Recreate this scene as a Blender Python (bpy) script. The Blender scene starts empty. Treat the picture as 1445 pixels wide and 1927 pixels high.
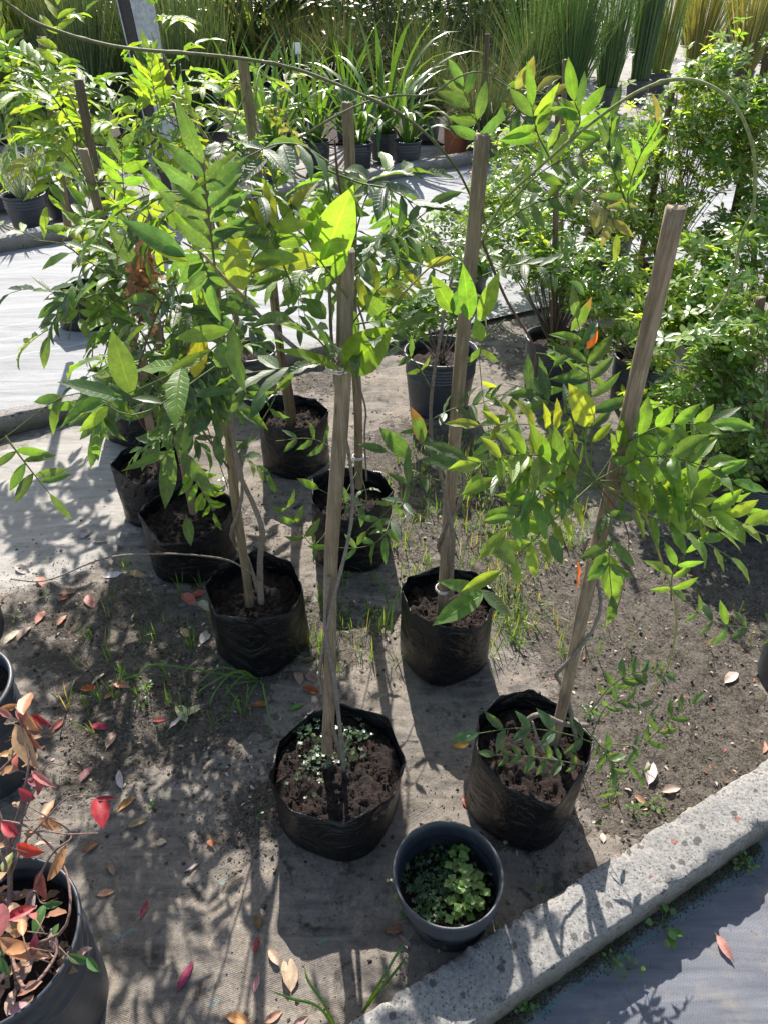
import bpy, math, random
from mathutils import Vector, Matrix, noise
R = math.radians
V = Vector
# ---------------------------------------------------------------- camera, sky, sun
FPX, PX0, PY0, TILT, EYE = 1360.0, 722.5, 963.5, R(37.5), 1.6
sc = bpy.context.scene
cam = bpy.data.cameras.new('camera'); camo = bpy.data.objects.new('camera', cam)
sc.collection.objects.link(camo); sc.camera = camo
camo.location = (0, 0, EYE); camo.rotation_euler = (R(90) - TILT, 0, 0)
cam.sensor_fit = 'VERTICAL'; cam.sensor_height = 36; cam.lens = FPX / 1927 * 36
cam.clip_start = .02; cam.clip_end = 500
SUN_EL, SUN_AZ = R(41), R(-7)            # azimuth from +Y, positive towards +X
w = bpy.data.worlds.new('World'); sc.world = w; w.use_nodes = True
nt = w.node_tree
sky = nt.nodes.new('ShaderNodeTexSky'); sky.sky_type = 'NISHITA'; sky.sun_disc = False
sky.sun_elevation = SUN_EL; sky.sun_rotation = SUN_AZ
wm = nt.nodes.new('ShaderNodeMix'); wm.data_type = 'RGBA'; wm.blend_type = 'MULTIPLY'; wm.inputs[0].default_value = 1
wm.inputs[7].default_value = (1.10, 1.0, .87, 1)      # hazy, less blue sky
nt.links.new(sky.outputs[0], wm.inputs[6]); nt.links.new(wm.outputs[2], nt.nodes['Background'].inputs[0])
nt.nodes['Background'].inputs[1].default_value = 0.125
sl = bpy.data.lights.new('sun', 'SUN'); sl.energy = 5.0; sl.angle = R(.5); sl.color = (1, .95, .87)
so = bpy.data.objects.new('sun', sl); sc.collection.objects.link(so)
sdir = V((math.sin(SUN_AZ) * math.cos(SUN_EL), math.cos(SUN_AZ) * math.cos(SUN_EL), math.sin(SUN_EL)))
so.rotation_euler = (-sdir).to_track_quat('-Z', 'Y').to_euler(); so.location = (0, 0, 6)
sc.view_settings.view_transform = 'Standard'; sc.view_settings.look = 'None'
sc.view_settings.exposure = 1.1; sc.view_settings.gamma = 1
# ---------------------------------------------------------------- where things stand
cT, sT = math.cos(TILT), math.sin(TILT)
def ray(px, py):
    x = (px - PX0) / FPX; y = (PY0 - py) / FPX
    return V((x, cT + y * sT, -sT + y * cT))
def G(px, py, z=0.0):                     # point at height z
    d = ray(px, py); t = (z - EYE) / d.z
    return V((d.x * t, d.y * t, z))
def D(px, py, Y):                         # point at world distance Y
    d = ray(px, py); t = Y / d.y
    return V((d.x * t, Y, EYE + d.z * t))
# ---------------------------------------------------------------- mesh builder
COL = sc.collection
class MB:
    def __init__(s): s.v = []; s.f = []; s.uv = []; s.c = []
    def vert(s, p, c=(1, 1, 1, 1)):
        s.v.append((p[0], p[1], p[2])); s.c.append(c); return len(s.v) - 1
    def face(s, idx, uvs=None):
        s.f.append(tuple(idx)); s.uv.extend(uvs if uvs else [(0, 0)] * len(idx))
    def grid(s, rows, closed=False, c=(1, 1, 1, 1), cols=None):
        n = len(rows[0]); m = len(rows); base = len(s.v)
        for j, r_ in enumerate(rows):
            for i, p in enumerate(r_): s.vert(p, c if cols is None else cols[j][i])
        k = n if closed else n - 1
        for j in range(m - 1):
            for i in range(k):
                i2 = (i + 1) % n
                a, b = base + j * n + i, base + j * n + i2
                s.face((a, b, b + n, a + n), ((i / k, j / (m - 1)), ((i + 1) / k, j / (m - 1)),
                       ((i + 1) / k, (j + 1) / (m - 1)), (i / k, (j + 1) / (m - 1))))
        return base
    def tube(s, pts, rad, n=6, c=(1, 1, 1, 1), cap=True, wob=0, seed=0):
        pts = [V(p) for p in pts]; m = len(pts); rows = []
        if not hasattr(rad, '__len__'): rad = [rad] * m
        up = V((0, 0, 1)); t = (pts[1] - pts[0]).normalized()
        if abs(t.dot(up)) > .9: up = V((1, 0, 0))
        a = t.cross(up).normalized()
        for j in range(m):
            t = (pts[min(j + 1, m - 1)] - pts[max(j - 1, 0)])
            t = t.normalized() if t.length > 1e-9 else V((0, 0, 1))
            a = (a - t * a.dot(t))
            a = a.normalized() if a.length > 1e-9 else t.orthogonal().normalized()
            b = t.cross(a)
            row = []
            for i in range(n):
                an = 2 * math.pi * i / n; r_ = rad[j]
                if wob: r_ *= 1 + wob * noise.noise(V((pts[j].x * 40 + math.cos(an), pts[j].y * 40 + math.sin(an), pts[j].z * 40 + seed)))
                row.append(pts[j] + a * math.cos(an) * r_ + b * math.sin(an) * r_)
            rows.append(row)
        base = s.grid(rows, True, c)
        if cap:
            s.face([base + i for i in range(n)][::-1]); s.face([base + (m - 1) * n + i for i in range(n)])
    def box(s, c, sx, sy, sz, rot=None, col=(1, 1, 1, 1)):
        c = V(c); rot = rot or Matrix.Identity(3); ix = []
        for x, y, z in ((-1, -1, -1), (1, -1, -1), (1, 1, -1), (-1, 1, -1), (-1, -1, 1), (1, -1, 1), (1, 1, 1), (-1, 1, 1)):
            ix.append(s.vert(c + rot @ V((x * sx / 2, y * sy / 2, z * sz / 2)), col))
        for q in ((3, 2, 1, 0), (4, 5, 6, 7), (0, 1, 5, 4), (1, 2, 6, 5), (2, 3, 7, 6), (3, 0, 4, 7)):
            s.face([ix[i] for i in q])
    def build(s, name, mat, parent=None, smooth=True, root=None):
        me = bpy.data.meshes.new(name)
        o0 = V((0, 0, 0))
        if root is not None: o0 = root.location
        me.from_pydata([(a - o0.x, b - o0.y, c_ - o0.z) for a, b, c_ in s.v], [], s.f)
        uv = me.uv_layers.new(name='UVMap'); uv.data.foreach_set('uv', [q for p in s.uv for q in p])
        ca = me.color_attributes.new('Col', 'FLOAT_COLOR', 'POINT'); ca.data.foreach_set('color', [q for p in s.c for q in p])
        if smooth: me.polygons.foreach_set('use_smooth', [True] * len(me.polygons))
        me.materials.append(mat); me.update()
        o = bpy.data.objects.new(name, me); COL.objects.link(o)
        if parent is not None: o.parent = parent
        return o
def tag(o, label=None, cat=None, group=None, kind=None):
    if label: o['label'] = label
    if cat: o['category'] = cat
    if group: o['group'] = group
    if kind: o['kind'] = kind
    return o
def thing(name, loc, label, cat, group=None):
    o = bpy.data.objects.new(name, None); COL.objects.link(o); o.location = loc; o.empty_display_size = .05
    return tag(o, label, cat, group)
def solo(mb, name, mat, label, cat, group=None, smooth=True, at=None):   # a thing that is one mesh, origin at its foot
    e = type('L', (), {})(); xs = [v for v in mb.v]
    lo = V((sum(v[0] for v in xs) / len(xs), sum(v[1] for v in xs) / len(xs), min(v[2] for v in xs))) if at is None else V(at)
    e.location = lo
    o = mb.build(name, mat, None, smooth, e); o.location = lo
    return tag(o, label, cat, group)
def lerp(a, b, t): return a + (b - a) * t
def bez(pts, n):                          # Catmull-Rom through the points
    pts = [V(p) for p in pts]; P = [pts[0] * 2 - pts[1]] + pts + [pts[-1] * 2 - pts[-2]]; out = []
    seg = len(pts) - 1
    for k in range(n + 1):
        t = k / n * seg; i = min(int(t), seg - 1); u = t - i
        a, b, c, d = P[i], P[i + 1], P[i + 2], P[i + 3]
        out.append(.5 * ((2 * b) + (c - a) * u + (2 * a - 5 * b + 4 * c - d) * u * u + (3 * b - a - 3 * c + d) * u ** 3))
    return out
# ---------------------------------------------------------------- materials
def nodes(name):
    m = bpy.data.materials.new(name); m.use_nodes = True; t = m.node_tree
    return m, t, t.nodes['Principled BSDF']
class N:                                  # tiny node helper
    def __init__(s, t): s.t = t
    def n(s, kind, **kw):
        q = s.t.nodes.new(kind)
        for k, v in kw.items(): setattr(q, k, v)
        return q
    def l(s, a, b): s.t.links.new(a, b)
    def tex(s, vec, scale, detail=4, rough=.6, dist=0):
        q = s.n('ShaderNodeTexNoise'); s.l(vec, q.inputs['Vector'])
        q.inputs['Scale'].default_value = scale; q.inputs['Detail'].default_value = detail
        q.inputs['Roughness'].default_value = rough; q.inputs['Distortion'].default_value = dist; return q.outputs['Fac']
    def vor(s, vec, scale, feature='F1'):
        q = s.n('ShaderNodeTexVoronoi'); q.feature = feature; s.l(vec, q.inputs['Vector']); q.inputs['Scale'].default_value = scale
        return q.outputs['Distance'], q.outputs.get('Color')
    def ramp(s, fac, stops):
        q = s.n('ShaderNodeValToRGB'); s.l(fac, q.inputs[0]); e = q.color_ramp.elements
        while len(e) > 1: e.remove(e[-1])
        e[0].position = stops[0][0]; c = stops[0][1]; e[0].color = c if hasattr(c, '__len__') else (c, c, c, 1)
        for p, c in stops[1:]:
            x = e.new(p); x.color = c if hasattr(c, '__len__') else (c, c, c, 1)
        return q.outputs[0]
    def math(s, op, a, b=None, clamp=False):
        q = s.n('ShaderNodeMath'); q.operation = op; q.use_clamp = clamp
        for i, x in enumerate((a, b)):
            if x is None: continue
            if isinstance(x, (int, float)): q.inputs[i].default_value = x
            else: s.l(x, q.inputs[i])
        return q.outputs[0]
    def mix(s, fac, a, b, mode='MIX'):
        q = s.n('ShaderNodeMix'); q.data_type = 'RGBA'; q.blend_type = mode; q.clamp_factor = True
        for i, x in ((0, fac), (6, a), (7, b)):
            if isinstance(x, (int, float)): q.inputs[i].default_value = x
            elif hasattr(x, '__len__'): q.inputs[i].default_value = (*x[:3], 1)
            else: s.l(x, q.inputs[i])
        return q.outputs[2]
    def mapv(s, vec, scale=(1, 1, 1), rot=(0, 0, 0), loc=(0, 0, 0)):
        q = s.n('ShaderNodeMapping'); s.l(vec, q.inputs[0]); q.inputs['Scale'].default_value = scale
        q.inputs['Rotation'].default_value = rot; q.inputs['Location'].default_value = loc; return q.outputs[0]
    def bump(s, h, dist, strength=1.0, nrm=None):
        q = s.n('ShaderNodeBump'); s.l(h, q.inputs['Height']); q.inputs['Distance'].default_value = dist
        q.inputs['Strength'].default_value = strength
        if nrm: s.l(nrm, q.inputs['Normal'])
        return q.outputs[0]
    def pos(s): return s.n('ShaderNodeNewGeometry').outputs['Position']
    def obj(s): return s.n('ShaderNodeTexCoord').outputs['Object']
    def att(s, name='Col'):
        q = s.n('ShaderNodeAttribute'); q.attribute_name = name; return q
    def uvxy(s):
        q = s.n('ShaderNodeSeparateXYZ'); s.l(s.n('ShaderNodeTexCoord').outputs['UV'], q.inputs[0]); return q.outputs[0], q.outputs[1]
KANG = R(29)                              # the kerbs, beds and weed mats all run this way
def leaf_mat(name, trans=.5, rough=.42, veins=True, tint=(1.9, 1.75, .55), spec=.5):
    m, t, b = nodes(name); h = N(t); a = h.att()
    u, v = h.uvxy()
    e = h.math('ABSOLUTE', h.math('SUBTRACT', h.math('MULTIPLY', u, 2.0), 1.0))   # 0 on the midrib, 1 at the margin
    p = h.pos(); col = a.outputs['Color']
    n1 = h.tex(p, 60, 3)
    col = h.mix(.55, col, h.mix(1, col, h.ramp(n1, [(.3, .45), (.7, 1.45)]), 'MULTIPLY'))
    if veins:
        vv = h.math('SINE', h.math('MULTIPLY', h.math('SUBTRACT', v, h.math('MULTIPLY', e, .14)), 62.0))
        vein = h.math('MULTIPLY', h.ramp(vv, [(.80, 0), (1, 1)]), .5)
        mid = h.ramp(e, [(.0, 1), (.09, 0)])
        vf = h.math('MAXIMUM', h.math('MULTIPLY', vein, .55), mid)
        col = h.mix(h.math('MULTIPLY', vf, .6), col, h.mix(1, col, (2.0, 1.7, 1.6), 'MULTIPLY'))
        nb = h.bump(h.math('SUBTRACT', 1.0, vf), .0015, .6)
        t.links.new(nb, b.inputs['Normal'])
    sd, _s = h.vor(p, 260); rare = h.ramp(h.tex(p, 38, 2), [(.50, 0), (.62, 1)])
    col = h.mix(h.math('MULTIPLY', h.math('MULTIPLY', h.math('LESS_THAN', sd, .30), rare), .6), col, (.20, .17, .07))
    col = h.mix(h.math('MULTIPLY', h.ramp(h.tex(p, 90, 5, .7), [(.55, 0), (.75, 1)]), .3), col, (.19, .19, .13))   # dust
    # dry margin: brown where the leaf's own burn value is high and near the rim or the tip
    burn = a.outputs['Alpha']
    k = h.math('ADD', h.math('MAXIMUM', h.math('MULTIPLY', e, .75), h.math('MULTIPLY', v, .9)), h.math('MULTIPLY', h.tex(p, 45, 4), .9))
    k = h.math('SUBTRACT', h.math('ADD', k, burn), 2.02)
    bm = h.ramp(h.math('MULTIPLY', k, 5.0), [(0, 0), (.6, 1)])
    bc = h.mix(h.tex(p, 25, 2), (.10, .035, .015), (.19, .115, .06))
    col = h.mix(bm, col, bc)
    t.links.new(col, b.inputs['Base Color'])
    b.inputs['Roughness'].default_value = rough; b.inputs['Specular IOR Level'].default_value = spec
    tr = h.n('ShaderNodeBsdfTranslucent'); h.l(h.mix(1, col, tint, 'MULTIPLY'), tr.inputs[0])
    mx = h.n('ShaderNodeMixShader'); mx.inputs[0].default_value = trans
    h.l(b.outputs[0], mx.inputs[1]); h.l(tr.outputs[0], mx.inputs[2])
    h.l(mx.outputs[0], t.nodes['Material Output'].inputs[0]); return m
M = {}
M['leaf'] = leaf_mat('leaf', .52, .44, True, (2.0, 1.85, .58), .8)
M['shrub_leaf'] = leaf_mat('shrub_leaf', .5, .32, False, (2.3, 2.2, .6), .7)
M['blade'] = leaf_mat('blade', .4, .35, False, (1.8, 1.6, .5), .6)
M['far_blade'] = leaf_mat('far_blade', .25, .45, False, (1.5, 1.4, .6), .4)
M['stripe'] = leaf_mat('stripe', .2, .4, False, (1.15, 1.15, .95))
M['red_leaf'] = leaf_mat('red_leaf', .3, .5, False, (1.5, 1.3, 1.3))
M['dry_leaf'] = leaf_mat('dry_leaf', .15, .7, True, (1.2, 1.1, 1.0), .25)
def simple(name, fn):
    m, t, b = nodes(name); h = N(t); fn(h, b, t); M[name] = m
def f_bag(h, b, t):
    p = h.pos(); ob = h.obj()
    dust = h.ramp(h.tex(p, 18, 6, .7), [(.50, 0), (.75, 1)])
    sep = h.n('ShaderNodeSeparateXYZ'); h.l(p, sep.inputs[0])
    low = h.ramp(sep.outputs[2], [(0, 1), (.12, .12)])
    c = h.mix(h.math('MULTIPLY', dust, h.math('MULTIPLY', low, .10)), (.004, .0046, .006), (.09, .08, .07))
    h.l(c, b.inputs['Base Color'])
    r_ = h.math('ADD', .16, h.math('MULTIPLY', h.tex(p, 30, 4), .32)); h.l(r_, b.inputs['Roughness'])
    b.inputs['Specular IOR Level'].default_value = .42
    wr = h.tex(h.mapv(p, (9, 9, 13)), 1.3, 5, .6, 1.6)
    fine = h.tex(h.mapv(p, (60, 60, 20)), 1.0, 3, .6, 1.0)
    h.l(h.bump(fine, .0012, .5, h.bump(wr, .016, 1.0)), b.inputs['Normal'])
simple('bag', f_bag)
def f_pot(h, b, t):
    p = h.pos(); d = h.ramp(h.tex(p, 22, 6, .7), [(.5, 0), (.8, 1)])
    sc_ = h.ramp(h.tex(h.mapv(p, (8, 8, 120), (0, .5, 0)), 1, 3), [(.62, 0), (.7, 1)])
    c = h.mix(h.math('MULTIPLY', d, .3), (.034, .040, .052), (.2, .17, .14))
    c = h.mix(h.math('MULTIPLY', sc_, .06), c, (.3, .3, .3)); h.l(c, b.inputs['Base Color'])
    b.inputs['Roughness'].default_value = .45; h.l(h.bump(h.tex(p, 90, 3), .0008, .5), b.inputs['Normal'])
simple('hard_pot', f_pot)
def f_terra(h, b, t):
    h.l(h.mix(h.tex(h.pos(), 30, 4), (.25, .07, .035), (.4, .14, .07)), b.inputs['Base Color']); b.inputs['Roughness'].default_value = .7
simple('terracotta', f_terra)
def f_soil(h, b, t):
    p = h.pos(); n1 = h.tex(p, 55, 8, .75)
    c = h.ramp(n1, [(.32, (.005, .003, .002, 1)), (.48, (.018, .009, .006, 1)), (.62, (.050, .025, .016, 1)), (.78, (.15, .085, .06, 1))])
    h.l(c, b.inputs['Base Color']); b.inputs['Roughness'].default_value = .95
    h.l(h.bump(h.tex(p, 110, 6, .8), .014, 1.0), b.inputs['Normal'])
simple('soil', f_soil)
def f_wood(h, b, t):
    ob = h.obj(); p = h.pos(); a = h.att()
    g = h.tex(h.mapv(ob, (75, 75, 5)), 1.0, 8, .72, 1.4)
    g2 = h.tex(h.mapv(ob, (420, 420, 12)), 1.0, 3, .6)
    c = h.ramp(g, [(.25, (.10, .068, .042, 1)), (.42, (.22, .16, .105, 1)), (.6, (.33, .255, .175, 1)), (.8, (.45, .37, .28, 1))])
    c = h.mix(.4, c, h.mix(1, c, h.ramp(g2, [(.35, .5), (.6, 1.2)]), 'MULTIPLY'))
    c = h.mix(.8, c, h.mix(1, c, h.ramp(h.tex(h.mapv(ob, (14, 14, 5)), 1.0, 6, .7), [(.36, .5), (.62, 1.15)]), 'MULTIPLY'))
    dk, _c = h.vor(h.mapv(ob, (30, 30, 8)), 1.0); c = h.mix(h.ramp(dk, [(.05, .8), (.14, 0)]), c, (.05, .032, .02))
    c = h.mix(1, c, a.outputs['Color'], 'MULTIPLY')
    gr = h.math('MULTIPLY', h.ramp(h.tex(p, 7, 4), [(.45, 0), (.7, 1)]), .35)
    c = h.mix(gr, c, (.13, .125, .05))
    h.l(c, b.inputs['Base Color']); b.inputs['Roughness'].default_value = .85
    h.l(h.bump(h.math('ADD', g, g2), .0022, .8), b.inputs['Normal'])
simple('wood', f_wood)
def f_bark(h, b, t):
    ob = h.pos(); a = h.att(); n1 = h.tex(ob, 140, 5, .7)
    h.l(h.mix(1, a.outputs['Color'], h.ramp(n1, [(.3, .5), (.7, 1.4)]), 'MULTIPLY'), b.inputs['Base Color'])
    b.inputs['Roughness'].default_value = .7; h.l(h.bump(n1, .0015, .7), b.inputs['Normal'])
simple('bark', f_bark)
def f_metal(h, b, t):
    p = h.pos(); n1 = h.tex(p, 35, 5, .7)
    h.l(h.ramp(n1, [(.3, (.20, .22, .25, 1)), (.7, (.42, .45, .49, 1))]), b.inputs['Base Color'])
    b.inputs['Metallic'].default_value = .55; b.inputs['Roughness'].default_value = .5
simple('metal', f_metal)
def f_dark_strip(h, b, t):
    h.l(h.ramp(h.tex(h.pos(), 50, 5), [(.3, (.018, .016, .017, 1)), (.7, (.045, .04, .04, 1))]), b.inputs['Base Color']); b.inputs['Roughness'].default_value = .7
simple('dark_strip', f_dark_strip)  # mottled near-black grey for one side of the post
def f_plastic(h, b, t):
    h.l(h.att().outputs['Color'], b.inputs['Base Color']); b.inputs['Roughness'].default_value = .4
simple('plastic', f_plastic)
def f_kerb(h, b, t):
    p = h.pos(); big = h.tex(p, 6, 5, .6)
    c = h.ramp(h.tex(p, 120, 5, .8), [(.32, (.09, .082, .075, 1)), (.46, (.22, .21, .20, 1)), (.62, (.34, .325, .31, 1))])
    c = h.mix(h.math('MULTIPLY', h.ramp(big, [(.42, 0), (.7, 1)]), .5), c, (.20, .19, .175))
    wp = h.math('MULTIPLY', h.tex(p, 60, 3), .006)
    d1, c1 = h.vor(p, 40)
    sel = h.n('ShaderNodeSeparateColor'); h.l(c1, sel.inputs[0])
    spot = h.math('MULTIPLY', h.math('LESS_THAN', h.math('ADD', d1, h.math('MULTIPLY', h.tex(p, 150, 3), .42)), .50), h.math('GREATER_THAN', sel.outputs[0], .60))
    c = h.mix(h.math('MULTIPLY', spot, .8), c, h.mix(h.math('GREATER_THAN', sel.outputs[1], .82), (.055, .05, .047), (.24, .085, .07)))
    d2, c2 = h.vor(p, 150); s2 = h.n('ShaderNodeSeparateColor'); h.l(c2, s2.inputs[0])
    sp2 = h.math('MULTIPLY', h.math('LESS_THAN', d2, .32), h.math('GREATER_THAN', s2.outputs[0], .66))
    c = h.mix(h.math('MULTIPLY', sp2, .75), c, (.06, .053, .05))
    # a dirty, damp foot
    sep = h.n('ShaderNodeSeparateXYZ'); h.l(p, sep.inputs[0])
    foot = h.ramp(h.math('ADD', sep.outputs[2], h.math('MULTIPLY', h.tex(p, 14, 5), .08)), [(.05, 1), (.13, 0)])
    c = h.mix(h.math('MULTIPLY', foot, .85), c, (.085, .07, .045))
    h.l(c, b.inputs['Base Color']); b.inputs['Roughness'].default_value = .92
    h.l(h.bump(h.tex(p, 220, 6, .8), .003, .9, h.bump(h.tex(p, 30, 5), .006, .8)), b.inputs['Normal'])
simple('concrete', f_kerb)
def weave(h, p, per=.0042, ang=KANG):
    q = h.mapv(p, (1, 1, 1), (0, 0, -ang)); s_ = h.n('ShaderNodeSeparateXYZ'); h.l(q, s_.inputs[0])
    a = h.math('SINE', h.math('MULTIPLY', s_.outputs[0], 2 * math.pi / per)); b = h.math('SINE', h.math('MULTIPLY', s_.outputs[1], 2 * math.pi / per))
    return s_.outputs[0], s_.outputs[1], h.math('MULTIPLY', a, b), a, b
def lines(h, y, offs, wdt, dash=None):
    out = None
    for o in offs:
        q = h.math('LESS_THAN', h.math('ABSOLUTE', h.math('SUBTRACT', y, o)), wdt)
        out = q if out is None else h.math('MAXIMUM', out, q)
    return out
def across(p): return -p.x * math.sin(KANG) + p.y * math.cos(KANG)
def f_bed(h, b, t):
    p = h.pos(); a = h.att(); sp = h.n('ShaderNodeSeparateColor'); h.l(a.outputs['Color'], sp.inputs[0])
    x, y, wv, wa, wb = weave(h, p)
    soilm, pale = sp.outputs[0], sp.outputs[1]
    n_big = h.tex(p, 5, 7, .65); n_mid = h.tex(p, 22, 7, .7); n_f = h.tex(p, 120, 6, .8)
    # weathered weed mat under silt
    str_ = h.tex(h.mapv(p, (4, 40, 1), (0, 0, -KANG)), 1.0, 5, .65, .4)
    matc = h.ramp(str_, [(.3, (.07, .062, .055, 1)), (.5, (.155, .138, .122, 1)), (.7, (.28, .25, .22, 1))])
    matc = h.mix(h.math('MULTIPLY', h.ramp(wv, [(.0, 0), (.6, 1)]), .22), matc, (.05, .05, .055))
    silt = h.ramp(n_f, [(.3, (.13, .105, .085, 1)), (.5, (.24, .205, .17, 1)), (.72, (.36, .31, .265, 1))])
    matc = h.mix(h.ramp(h.math('ADD', h.math('MULTIPLY', n_big, .6), h.math('MULTIPLY', n_mid, .5)), [(.48, 0), (.62, 1)]), matc, silt)
    palec = h.ramp(str_, [(.25, (.26, .235, .21, 1)), (.5, (.37, .345, .315, 1)), (.75, (.46, .44, .42, 1))])
    matc = h.mix(h.ramp(h.math('ADD', pale, h.math('MULTIPLY', h.math('SUBTRACT', n_mid, .5), .9)), [(.4, 0), (.6, 1)]), matc, palec)
    damp = h.ramp(h.tex(p, 17, 6, .65, .5), [(.56, 0), (.66, 1)])
    damp = h.math('MULTIPLY', damp, h.math('SUBTRACT', 1.0, pale))
    matc = h.mix(h.math('MULTIPLY', damp, .8), matc, (.035, .03, .027))
    teal = h.math('MULTIPLY', lines(h, y, TEAL_BED, .0035), h.math('MULTIPLY', h.math('GREATER_THAN', wa, -.2), h.math('GREATER_THAN', h.tex(p, 12, 3), .56)))
    matc = h.mix(h.math('MULTIPLY', teal, .6), matc, (.12, .33, .33))
    earth = h.ramp(n_f, [(.28, (.018, .014, .011, 1)), (.45, (.08, .067, .053, 1)), (.57, (.21, .18, .15, 1)), (.74, (.42, .375, .32, 1))])
    earth = h.mix(h.math('MULTIPLY', h.ramp(n_mid, [(.44, 0), (.62, 1)]), .7), earth, (.27, .235, .195))
    earth = h.mix(h.math('MULTIPLY', h.ramp(h.tex(p, 9, 5), [(.56, 0), (.7, 1)]), .3), earth, (.07, .085, .03))
    k = h.math('ADD', soilm, h.math('MULTIPLY', h.math('SUBTRACT', h.math('ADD', h.math('MULTIPLY', n_big, .5), h.math('MULTIPLY', n_mid, .6)), .55), 1.7))
    km = h.ramp(k, [(.36, 0), (.50, 1)])
    h.l(h.mix(km, matc, earth), b.inputs['Base Color'])
    b.inputs['Roughness'].default_value = .9; b.inputs['Specular IOR Level'].default_value = .25
    hgt = h.math('ADD', h.math('MULTIPLY', h.math('MULTIPLY', km, h.tex(p, 75, 8, .8)), 3.0), h.math('ADD', h.math('MULTIPLY', wv, .05), h.math('MULTIPLY', n_f, .35)))
    h.l(h.bump(hgt, .010, 1.0), b.inputs['Normal'])
TEAL_BED = [across(G(360, 1690)), across(G(420, 1880))]
simple('bed', f_bed)
def f_path(h, b, t):                       # the dark bluish mat by the near kerb
    p = h.pos(); x, y, wv, wa, wb = weave(h, p, .0040)
    st = h.tex(h.mapv(p, (3, 30, 1), (0, 0, -KANG)), 1.0, 6, .7, .5); n1 = h.tex(p, 14, 7, .7)
    c = h.ramp(st, [(.3, (.095, .10, .122, 1)), (.55, (.16, .165, .19, 1)), (.75, (.24, .24, .255, 1))])
    c = h.mix(h.math('MULTIPLY', h.ramp(wv, [(-.1, 0), (.5, 1)]), .5), c, (.045, .05, .065))
    c = h.mix(h.math('MULTIPLY', h.ramp(n1, [(.52, 0), (.7, 1)]), .6), c, (.24, .205, .17))
    c = h.mix(h.math('MULTIPLY', h.ramp(h.tex(p, 40, 5), [(.62, 0), (.7, 1)]), .6), c, (.05, .043, .036))
    teal = h.math('MULTIPLY', lines(h, y, TEAL_PATH, .0038), h.math('GREATER_THAN', wa, -.35))
    c = h.mix(h.math('MULTIPLY', h.math('MULTIPLY', teal, .75), h.ramp(n1, [(.4, 1), (.6, .35)])), c, (.045, .22, .22))
    h.l(c, b.inputs['Base Color']); b.inputs['Roughness'].default_value = .75; b.inputs['Specular IOR Level'].default_value = .3
    h.l(h.bump(h.math('ADD', h.math('MULTIPLY', wv, .12), h.math('MULTIPLY', n1, .8)), .004, .8), b.inputs['Normal'])
TEAL_PATH = [across(G(1096, 1851))]
simple('near_mat', f_path)
def f_path2(h, b, t):                      # bleached pale mat
    p = h.pos(); x, y, wv, wa, wb = weave(h, p, .02)
    st = h.tex(h.mapv(p, (1.2, 14, 1), (0, 0, -KANG)), 1.0, 6, .7, .6); n1 = h.tex(p, 8, 8, .75)
    c = h.ramp(st, [(.3, (.19, .19, .20, 1)), (.55, (.28, .285, .295, 1)), (.75, (.36, .365, .375, 1))])
    c = h.mix(h.math('MULTIPLY', h.ramp(n1, [(.56, 0), (.72, 1)]), .7), c, (.34, .30, .26))
    c = h.mix(h.math('MULTIPLY', h.ramp(h.tex(p, 45, 6, .75), [(.62, 0), (.68, 1)]), .6), c, (.12, .10, .085))
    ln = lines(h, y, [across(G(30, 690)), across(G(30, 650)), across(G(60, 620)), across(G(60, 505))], .004)
    c = h.mix(h.math('MULTIPLY', ln, .5), c, (.42, .55, .62))
    h.l(c, b.inputs['Base Color']); b.inputs['Roughness'].default_value = .8; b.inputs['Specular IOR Level'].default_value = .25
    h.l(h.bump(h.math('ADD', h.math('MULTIPLY', st, .6), n1), .01, .7), b.inputs['Normal'])
simple('pale_mat', f_path2)
def f_far(h, b, t):
    p = h.pos(); n1 = h.tex(p, 2.5, 8, .75)
    c = h.ramp(n1, [(.3, (.10, .085, .07, 1)), (.5, (.24, .22, .205, 1)), (.7, (.34, .33, .32, 1))])
    h.l(c, b.inputs['Base Color']); b.inputs['Roughness'].default_value = .9
    h.l(h.bump(h.tex(p, 30, 6), .01, .8), b.inputs['Normal'])
simple('far_ground', f_far)
def f_moss(h, b, t):
    h.l(h.ramp(h.tex(h.pos(), 160, 5), [(.35, (.02, .028, .006, 1)), (.6, (.07, .085, .02, 1)), (.8, (.13, .12, .05, 1))]), b.inputs['Base Color'])
    b.inputs['Roughness'].default_value = 1; h.l(h.bump(h.tex(h.pos(), 300, 5), .004, 1), b.inputs['Normal'])
simple('moss', f_moss)
def f_crumb(h, b, t):
    h.l(h.att().outputs['Color'], b.inputs['Base Color']); b.inputs['Roughness'].default_value = .95
simple('crumb', f_crumb)
# ---------------------------------------------------------------- ground, mats, kerbs
KD = V((math.cos(KANG), math.sin(KANG), 0)); KN = V((-math.sin(KANG), math.cos(KANG), 0))
k1a = G(650, 1927, .1); k1b = G(1445, 1425, .1); k1dir = (k1b - k1a).normalized(); k1n = V((-k1dir.y, k1dir.x, 0))
k2a = G(0, 785, .085); k2b = G(180, 745, .085); k2dir = V((math.cos(R(28)), math.sin(R(28)), 0)); k2n = V((-k2dir.y, k2dir.x, 0))
k3a = G(50, 440, .1); k3b = G(885, 290, .1); k3dir = (k3b - k3a).normalized(); k3n = V((-k3dir.y, k3dir.x, 0))
def nz(p, s, o=0): return noise.noise(V((p[0] * s + o, p[1] * s - o, p[2] * s if len(p) > 2 else 0)))
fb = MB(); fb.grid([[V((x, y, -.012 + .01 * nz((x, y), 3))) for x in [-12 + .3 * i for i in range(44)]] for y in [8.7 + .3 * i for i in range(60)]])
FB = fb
g = MB(); g.grid([[V((x, y, -.03)) for x in (-90, -8, 0, 8, 90)] for y in (-4, 4, 12, 90)])
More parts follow.
